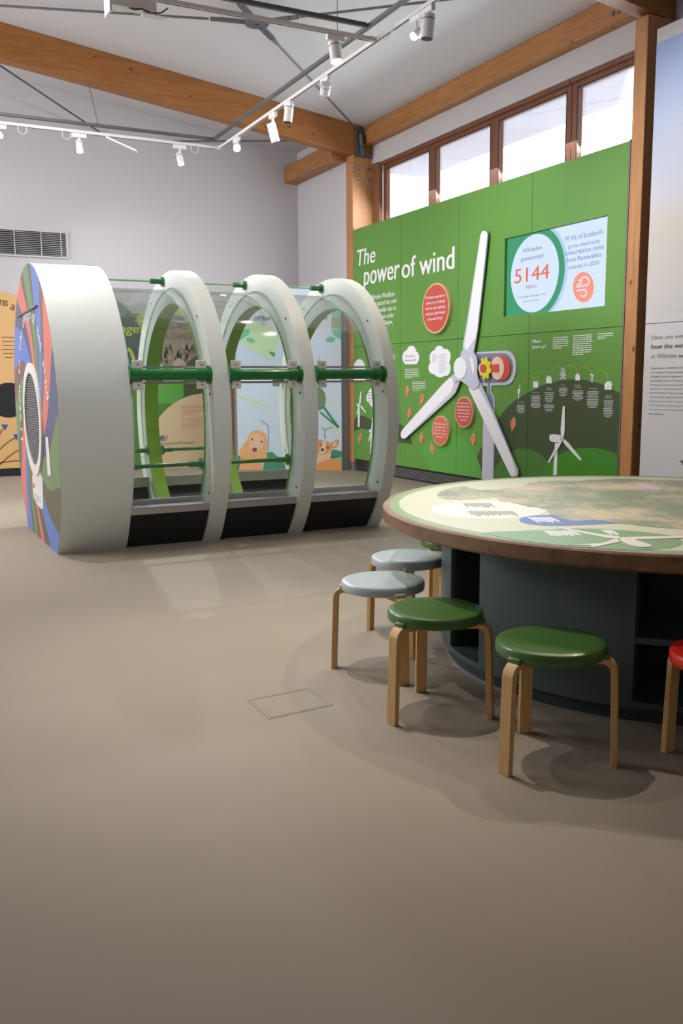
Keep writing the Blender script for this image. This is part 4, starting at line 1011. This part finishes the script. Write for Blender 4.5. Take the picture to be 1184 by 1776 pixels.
def rough_poly(L, amp=1.6, sub=5):
    out = []
    for i in range(len(L)):
        a_, b_ = L[i], L[(i+1) % len(L)]
        for j in range(sub):
            t_ = j/sub; out.append((a_[0]+(b_[0]-a_[0])*t_+random.uniform(-amp, amp)*1.6, a_[1]+(b_[1]-a_[1])*t_+random.uniform(-amp, amp)*.5))
    return out
tp('moorland_map', 'map', rough_poly([(756, 858), (768, 850), (800, 844), (830, 850), (870, 849), (905, 845), (916, 838), (950, 834), (1000, 834), (1060, 831), (1184, 834), (1320, 842), (1420, 860), (1440, 885), (1300, 908), (1184, 918), (1140, 915), (1075, 908), (1030, 902), (1000, 905), (972, 899), (955, 893), (950, 884), (915, 879), (890, 873), (868, 870), (861, 862), (840, 864), (790, 867), (768, 866)]), 4)
tp('reservoir', 'purple', rough_poly(c7_([(830, 132), (900, 120), (960, 140), (1040, 158), (1000, 165), (900, 152)]), .6, 3), 5)
g = G()
def slant(x, y, n_, dx, dy, stepx, L, lay=.0024):
    for i in range(n_):
        x0_, y0_ = x+i*stepx, y
        l_ = L*random.uniform(.6, 1)
        g.prism(ribbon(TF.pxs([(x0_, y0_), (x0_+dx*l_, y0_+dy*l_)]), .0045), TF, .0003, lay)
slant(803, 873, 13, 1.2, 1, 3.8, 8); slant(812, 887, 19, 1.2, 1, 4.2, 9)
obj('label_text', g, 'greytext', tb)
g = G(); slant(915, 898, 11, 2.2, 1, 4, 10); slant(942, 921, 13, 1.7, 1, 4.3, 11); slant(1042, 920, 5, 2.2, 1, 4, 10); obj('label_text', g, 'white', tb)
trb = obj('table_turbine', G().prism(TF.pxs(c7_([(265, 440), (300, 442), (560, 486), (730, 508), (720, 524), (650, 518), (480, 486)])), TF, .0003, .003), 'labelwhite', tb)
obj('turbine_blade', G().prism(TF.pxs(c7_([(740, 512), (900, 508), (1184, 505), (1240, 510), (1184, 518), (900, 528), (760, 530)])), TF, .0003, .0034), 'labelwhite', trb)
obj('turbine_blade', G().prism(smooth_poly(TF.pxs(c7_([(720, 515), (800, 520), (930, 560), (960, 572), (950, 584), (880, 586), (800, 572), (740, 545)])), 1), TF, .0003, .0038), 'labelwhite', trb)
obj('turbine_tower', G().prism(TF.pxs(c7_([(700, 522), (735, 545), (640, 565), (560, 582), (498, 583), (530, 572), (600, 555)])), TF, .0003, .0036), 'labelwhite', trb)
obj('turbine_tower', G().prism(TF.pxs(c7_([(355, 568), (520, 560), (610, 555), (560, 572)])), TF, .0003, .0032), 'labelwhite', trb)
# base
RB = 1.05
def arcwall(a0, a1, r0, r1, z0, z1, n=28, g=None):
    g = g or G(); vs = []
    for i in range(n+1):
        a_ = rad(a0+(a1-a0)*i/n); c_, s_ = math.cos(a_), math.sin(a_)
        vs += [(TC[0]+r0*c_, TC[1]+r0*s_, z0), (TC[0]+r1*c_, TC[1]+r1*s_, z0), (TC[0]+r1*c_, TC[1]+r1*s_, z1), (TC[0]+r0*c_, TC[1]+r0*s_, z1)]
    fs = [(i*4+k_, i*4+(k_+1) % 4, (i+1)*4+(k_+1) % 4, (i+1)*4+k_) for i in range(n) for k_ in range(4)]+[(3, 2, 1, 0), (n*4, n*4+1, n*4+2, n*4+3)]
    return g.add(vs, fs)
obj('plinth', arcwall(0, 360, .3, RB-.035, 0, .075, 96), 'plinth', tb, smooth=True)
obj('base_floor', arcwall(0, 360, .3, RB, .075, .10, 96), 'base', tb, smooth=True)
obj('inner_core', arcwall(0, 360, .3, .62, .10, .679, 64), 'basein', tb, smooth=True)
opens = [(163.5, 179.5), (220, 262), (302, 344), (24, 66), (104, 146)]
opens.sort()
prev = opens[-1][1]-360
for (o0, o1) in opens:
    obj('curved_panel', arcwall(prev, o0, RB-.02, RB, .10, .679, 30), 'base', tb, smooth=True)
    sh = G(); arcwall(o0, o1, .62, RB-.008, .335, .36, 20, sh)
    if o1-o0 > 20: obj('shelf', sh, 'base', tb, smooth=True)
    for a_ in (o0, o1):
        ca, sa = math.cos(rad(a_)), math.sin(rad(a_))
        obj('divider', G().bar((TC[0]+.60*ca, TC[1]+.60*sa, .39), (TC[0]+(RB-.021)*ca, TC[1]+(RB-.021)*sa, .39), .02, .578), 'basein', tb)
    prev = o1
obj('plinth_edge', arcwall(0, 360, RB-.034, RB-.030, 0, .012, 96), 'alu', tb, smooth=True)

# ------------------------------------------------------------------ stools
def make_stool(seat_m, label):
    t = thing('round_stool', (0, 0, 0), label, 'stool', 'three-legged stools around the map table')
    R_ = .195
    obj('seat', G().lathe([(0, .392), (R_-.012, .392), (R_-.002, .396), (R_, .402), (R_, .428), (R_-.004, .435), (R_-.013, .4395), (R_-.03, .441), (0, .441)], (0, 0), 72), seat_m, t, smooth=True, ang=32)
    for i in range(3):
        a_ = 2*PI*i/3; ca, sa = math.cos(a_), math.sin(a_)
        # centre line of the bent leg in (radius, height)
        path = [(.10, .3915-.013), (.165, .3915-.009)]
        path += [(.182+.040*math.sin(u_), .345+.040*math.cos(u_)) for u_ in [k_*PI/2/7 for k_ in range(8)]]
        path += [(.226, .25), (.234, .0)]
        g = G(); w, th = .024, .0115; vs = []
        for j, (r_, z_) in enumerate(path):
            p0, p1 = path[max(j-1, 0)], path[min(j+1, len(path)-1)]
            dx, dz = p1[0]-p0[0], p1[1]-p0[1]; l_ = math.hypot(dx, dz); nx, nz = -dz/l_, dx/l_
            if j == len(path)-1: nx, nz = 1, 0
            for s1_, s2_ in ((-1, -1), (1, -1), (1, 1), (-1, 1)):
                rr, zz = r_+nx*th*s2_, z_+nz*th*s2_
                ox, oy = -sa*w*s1_, ca*w*s1_
                vs.append((rr*ca+ox, rr*sa+oy, zz))
        m_ = len(path)
        fs = [(j*4+k_, j*4+(k_+1) % 4, (j+1)*4+(k_+1) % 4, (j+1)*4+k_) for j in range(m_-1) for k_ in range(4)]+[(3, 2, 1, 0), ((m_-1)*4, (m_-1)*4+1, (m_-1)*4+2, (m_-1)*4+3)]
        g.add(vs, fs)
        lg = obj('leg', g, 'birch', t, smooth=True, bev=.002)
        gc_ = G()
        gc_.bar((.186*ca, .186*sa, .400), (.203*ca, .203*sa, .400), .056, .022)
        obj('seat_lug', gc_, seat_m, lg, smooth=True, bev=.006)
    return t
def dup(root, loc, rz, label, seat_m):
    r = root.copy(); C.objects.link(r); r.location = loc; r.rotation_euler = (0, 0, rz); r['label'] = label
    for ch in list(root.children):
        c = ch.copy(); C.objects.link(c); c.parent = r
        if ch.name.startswith('seat') and seat_m: c.data = ch.data.copy(); c.data.materials[0] = P[seat_m]
        for gch in ch.children:
            d = gch.copy(); C.objects.link(d); d.parent = c
            if gch.name.startswith('seat_lug') and seat_m: d.data = gch.data.copy(); d.data.materials[0] = P[seat_m]
    return r
st0 = make_stool('stoolgreen', 'green round stool in the foreground, nearest the red stool')
stools = [((2.077, 2.443), 72.5, None, 'green round stool in the foreground, nearest the red stool'),
          ((1.965, 3.024), 72, None, 'green round stool standing between the other green one and a pale blue one'),
          ((2.042, 3.592), 24, 'stoolblue', 'pale grey-blue stool, the nearer of two, just behind a green stool'),
          ((2.445, 4.03), 1, 'stoolblue', 'pale grey-blue stool, the farther of two, tucked close to the table edge'),
          ((2.96, 4.36), -28, None, 'green stool almost wholly hidden under the far side of the table'),
          ((2.515, 2.04), 95, 'stoolred', 'red round stool cut off by the right edge of the photo')]
for i, ((x, y), a_, m_, lab) in enumerate(stools):
    if i == 0:
        st0.location = (x, y, 0); st0.rotation_euler = (0, 0, rad(a_)); st0['label'] = lab
    else: dup(st0, (x, y, 0), rad(a_), lab, m_)

# floor hatch
t = thing('floor_hatch', (1.47, 3.39, 0), 'flush rectangular floor box cover outlined in the vinyl', 'floor hatch')
FF = Frame((0, 0, 0), (1, 0, 0), (0, 1, 0), (0, 0, 1))
h = FF.pxs([(429, 1215), (467, 1247), (577, 1223), (533, 1194)])
obj('hatch_cover', G().prism(h, FF, .0002, .0008), 'floor', t)
g = G()
for i in range(4): g.prism(ribbon([h[i], h[(i+1) % 4]], .004), FF, .0002, .0014)
cx_ = sum(p[0] for p in h)/4; cy_ = sum(p[1] for p in h)/4
h2 = [(cx_+(p[0]-cx_)*.90, cy_+(p[1]-cy_)*.90) for p in h]
for i in range(4): g.prism(ribbon([h2[i], h2[(i+1) % 4]], .003), FF, .0002, .0014)
obj('hatch_outline', g, 'trim', t)

# ------------------------------------------------------------------ ceiling tracks, struts, rods and lamps
def strut(p0, p1, label, w=.036):
    g = G(); g.bar(p0, p1, w, .036)
    return tag(obj('metal_strut', g, 'steel', bev=.003), label, 'metal strut')
strut((-4.9, 11.6, 4.45), (4.065, 11.6, 4.45), 'long grey metal strut hanging across in front of the back wall')
strut((4.09, 11.64, 4.45), (4.09, 2.0, 4.45), 'grey metal strut running overhead toward the bolted post corner, beside the light track')
strut((4.065, 7.44, 4.455), (-1.5, 7.44, 4.455), 'grey metal strut crossing at the top of the photo')
def track(p0, p1, label):
    t = thing('light_track', tuple((Vector(p0)+Vector(p1))/2), label, 'light track')
    obj('track_rail', G().bar(p0, p1, .036, .034), 'track', t, bev=.003)
    d = (Vector(p1)-Vector(p0)).normalized(); sd = d.cross(Vector((0, 0, 1)))
    obj('track_slot', G().bar(Vector(p0)-Vector((0, 0, .0172)), Vector(p1)-Vector((0, 0, .0172)), .010, .003), 'dark', t)
    obj('end_cap', G().bar(Vector(p1)-d*.03, Vector(p1)+d*.02, .042, .04), 'track', t)
    return t
track((-4.9, 11.52, 4.33), (4.115, 11.52, 4.33), 'white light track in front of the back wall carrying three lit spots')
track((4.14, 2.4, 4.33), (4.14, 11.5, 4.33), 'white light track running overhead toward the back, under the grey strut')
track((-1.5, 7.40, 4.33), (4.095, 7.40, 4.33), 'white light track crossing near the top edge of the photo')
def rod(p0, p1, r, label, name='tie_rod'):
    return tag(obj(name, G().cyl(p0, p1, r, n=12), 'steel', smooth=True), label, 'tie rod')
nd = Vector((3.98, 9.775, 5.245))
def rz_(x): return ceil_z(x)-.11
t = thing('rod_hub', tuple(nd), 'grey steel plate joint where the ceiling tie rods cross', 'tie rod joint')
g = G()
for e in ((6.50, 12.115), (-.9, 13.02), (6.3, 6.67), (1.2, 7.2)):
    d = Vector((e[0]-nd.x, e[1]-nd.y, rz_(e[0])-nd.z)).normalized()
    g.bar(nd+d*.10+Vector((0, 0, -.01)), nd+d*.42+Vector((0, 0, 0)), .065, .03)
    g.cyl(nd+d*.40, nd+d*.52, .022, n=12)
obj('clevis_arms', g, 'steel', t)
obj('hub_ring', G().lathe([(.03, nd.z-.03), (.13, nd.z-.03), (.13, nd.z-.008), (.03, nd.z-.008), (.03, nd.z-.03)], (nd.x, nd.y), 32), 'steel', t)
def rr_(e, lab): 
    d = Vector((e[0]-nd.x, e[1]-nd.y, rz_(e[0])-nd.z)).normalized(); rod(tuple(nd+d*.54), (e[0], e[1], rz_(e[0])), .013, lab)
rr_((6.50, 12.115), 'grey tie rod sloping from the ceiling joint down to the bolted post')
rr_((-.9, 13.02), 'grey tie rod under the ceiling running left from the plate joint')
rr_((6.3, 6.67), 'grey tie rod under the ceiling running right from the plate joint')
rr_((1.2, 7.2), 'grey tie rod running from the plate joint toward the viewer')
t = thing('rod_bracket', (6.52, 12.10, 4.62), 'galvanised steel bracket at the head of the bolted post', 'bracket')
obj('bracket_plate', G().box(6.45, 6.585, 12.130, 12.158, 4.60, 5.0).box(6.45, 6.72, 12.135, 12.158, 4.585, 4.64), 'steel', t, bev=.004)
obj('bracket_arm', G().cyl((6.52, 12.10, 4.90), (6.53, 12.09, 4.72), .035, n=14).cyl((6.53, 12.09, 4.72), (6.56, 12.13, 4.62), .03, n=14), 'steel', t, smooth=True)
rod((3.186, 14.06, 5.02), (1.711, 13.0, 5.42), .012, 'thin grey tie rod slanting above the back strut at the left')
rod((4.157, 14.06, 4.987), (6.42, 12.37, 4.86), .012, 'thin grey tie rod in the back bay beside the short beam')
tag(obj('hanging_wire', G().cyl((2.62, 11.6, 4.47), (2.66, 12.2, ceil_z(2.66)-.424), .004, n=6), 'steel'), 'thin steel wire holding the back strut, left of centre', 'wire')
for (x, y, z1, z0, lab) in ((4.09, 8.05, 0, 4.47, 'thin steel wire holding the overhead strut near the bright spot'),):
    tag(obj('hanging_wire', G().cyl((x, y, z0), (x, y, ceil_z(x)), .004, n=6), 'steel'), lab, 'wire')

def lamp(pos, aim, lens, label, L=.16, r=.045, drop=.10, spotp=None):
    """track spotlight: adapter on the track, stem, tilted cylinder with a lens"""
    x, y, z = pos; tz = 4.313
    t = thing('track_spotlight', (x, y, tz), label, 'spotlight', 'track spotlights on the ceiling')
    obj('adapter', G().box(x-.020, x+.020, y-.085, y+.085, tz-.052, tz-.003) if abs(x-4.14) < .05 else G().box(x-.085, x+.085, y-.020, y+.020, tz-.052, tz-.003), 'lampbody', t, bev=.006)
    d = Vector(aim).normalized(); c = Vector((x, y, tz-.05-drop))
    obj('stem', G().cyl((x, y, tz-.05), (x, y, c.z), .014, n=12), 'lampbody', t, smooth=True)
    a, b = c-d*L*.5, c+d*L*.5
    cy = obj('lamp_cylinder', G().cyl(a, b, r, n=28), 'lampbody', t, smooth=True)
    obj('lamp_collar', G().cyl(a+d*L*.18, a+d*L*.22, r+.002, n=28), 'trim', cy, smooth=True)
    obj('lens', G().cyl(b, b+d*.004, r*.84, n=24), lens or 'dark', t, smooth=True)
    return t
lamp((1.46, 11.52, 0), (.1, -1, -.55), 'lens_y', 'small warm lit track spot at the far left edge in front of the back wall', .12, .035, .06)
lamp((2.37, 11.52, 0), (-.05, -.5, -1), 'lens_w', 'small cool white track spot left of the strut corner, above the tunnel drum', .14, .04, .10)
lamp((3.61, 11.52, 0), (.05, -.45, -1), 'lens_w', 'small cool white track spot right of the other one, above the tunnel hoops', .14, .04, .12)
lamp((4.14, 10.90, 0), (-.35, -1, -.55), 'lens_y', 'warm glowing track spot just beside the corner where the struts meet', .11, .045, .06)
lamp((4.14, 9.75, 0), (.35, .1, -1), None, 'unlit white cylinder spot tilted down in front of the rafter', .20, .05, .16)
lamp((4.14, 9.32, 0), (-.12, .05, -1), None, 'unlit white cylinder spot hanging straight beside the tilted one', .19, .048, .06)
lamp((4.14, 8.42, 0), (.25, .9, -.7), 'lens_y', 'small lit spot turned toward the back wall, between the unlit pair and the bright spot', .11, .05, .06)
lamp((3.74, 7.40, 0), (.05, -.20, -1), 'lens_w', 'large bright white track spot close to the crossing of two tracks', .17, .055, .09)
lamp((4.14, 6.55, 0), (-.05, .05, -1), None, 'large unlit white cylinder spot near the top right of the track', .18, .055, .10)
lamp((4.14, 6.72, 0), (-.8, -.2, -.6), 'lens_y', 'small warm lit spot right beside the large unlit cylinder', .09, .035, .10)
t = thing('flood_light', (1.98, 7.4, 4.2), 'white open flood light with dangling black cable cut by the top edge', 'lamp')
obj('light_box', G().box(1.80, 2.16, 7.36, 7.46, 4.22, 4.31), 'lampbody', t, bev=.006)
obj('light_shade', G().box(1.78, 1.80, 7.32, 7.50, 4.16, 4.31), 'lampbody', t, bev=.003)
obj('light_flap', G().box(2.05, 2.25, 7.36, 7.44, 4.195, 4.205), 'lampbody', t, bev=.003)
g = G().tube([(1.92, 7.38, 4.23), (1.98, 7.36, 4.21), (2.04, 7.36, 4.225), (2.12, 7.37, 4.205), (2.20, 7.38, 4.23), (2.26, 7.40, 4.28)], .006, 8); obj('cable', g, 'dark', t, smooth=True)
t = thing('emergency_light', (2.72, 11.5, 4.2), 'flat white emergency light hanging askew under the back track', 'lamp')
obj('light_plate', G().bar((2.70, 11.52, 4.30), (3.02, 11.36, 4.14), .10, .02), 'lampbody', t, bev=.004)
obj('light_edge', G().bar((2.72, 11.50, 4.312), (3.02, 11.35, 4.155), .012, .006), 'trim', t)
g = G().tube([(4.09, 7.25, 4.31), (4.06, 7.2, 4.24), (4.06, 7.1, 4.22), (4.09, 7.02, 4.28), (4.09, 7.0, 4.32)], .004, 6)
tag(obj('cable_loop', g, 'track', smooth=True), 'thin white cable loop hanging from the overhead track', 'cable')
for (x, lab) in ((1.72, 'thin white cable loop on the back track near the warm spot'), (2.22, 'thin white cable loop on the back track beside the cool spot'), (3.80, 'thin white cable loop on the back track at its right end')):
    g = G().tube([(x-.05, 11.5, 4.31), (x-.045, 11.5, 4.25), (x, 11.5, 4.22), (x+.045, 11.5, 4.25), (x+.05, 11.5, 4.31)], .004, 6)
    tag(obj('cable_loop', g, 'track', smooth=True), lab, 'cable')
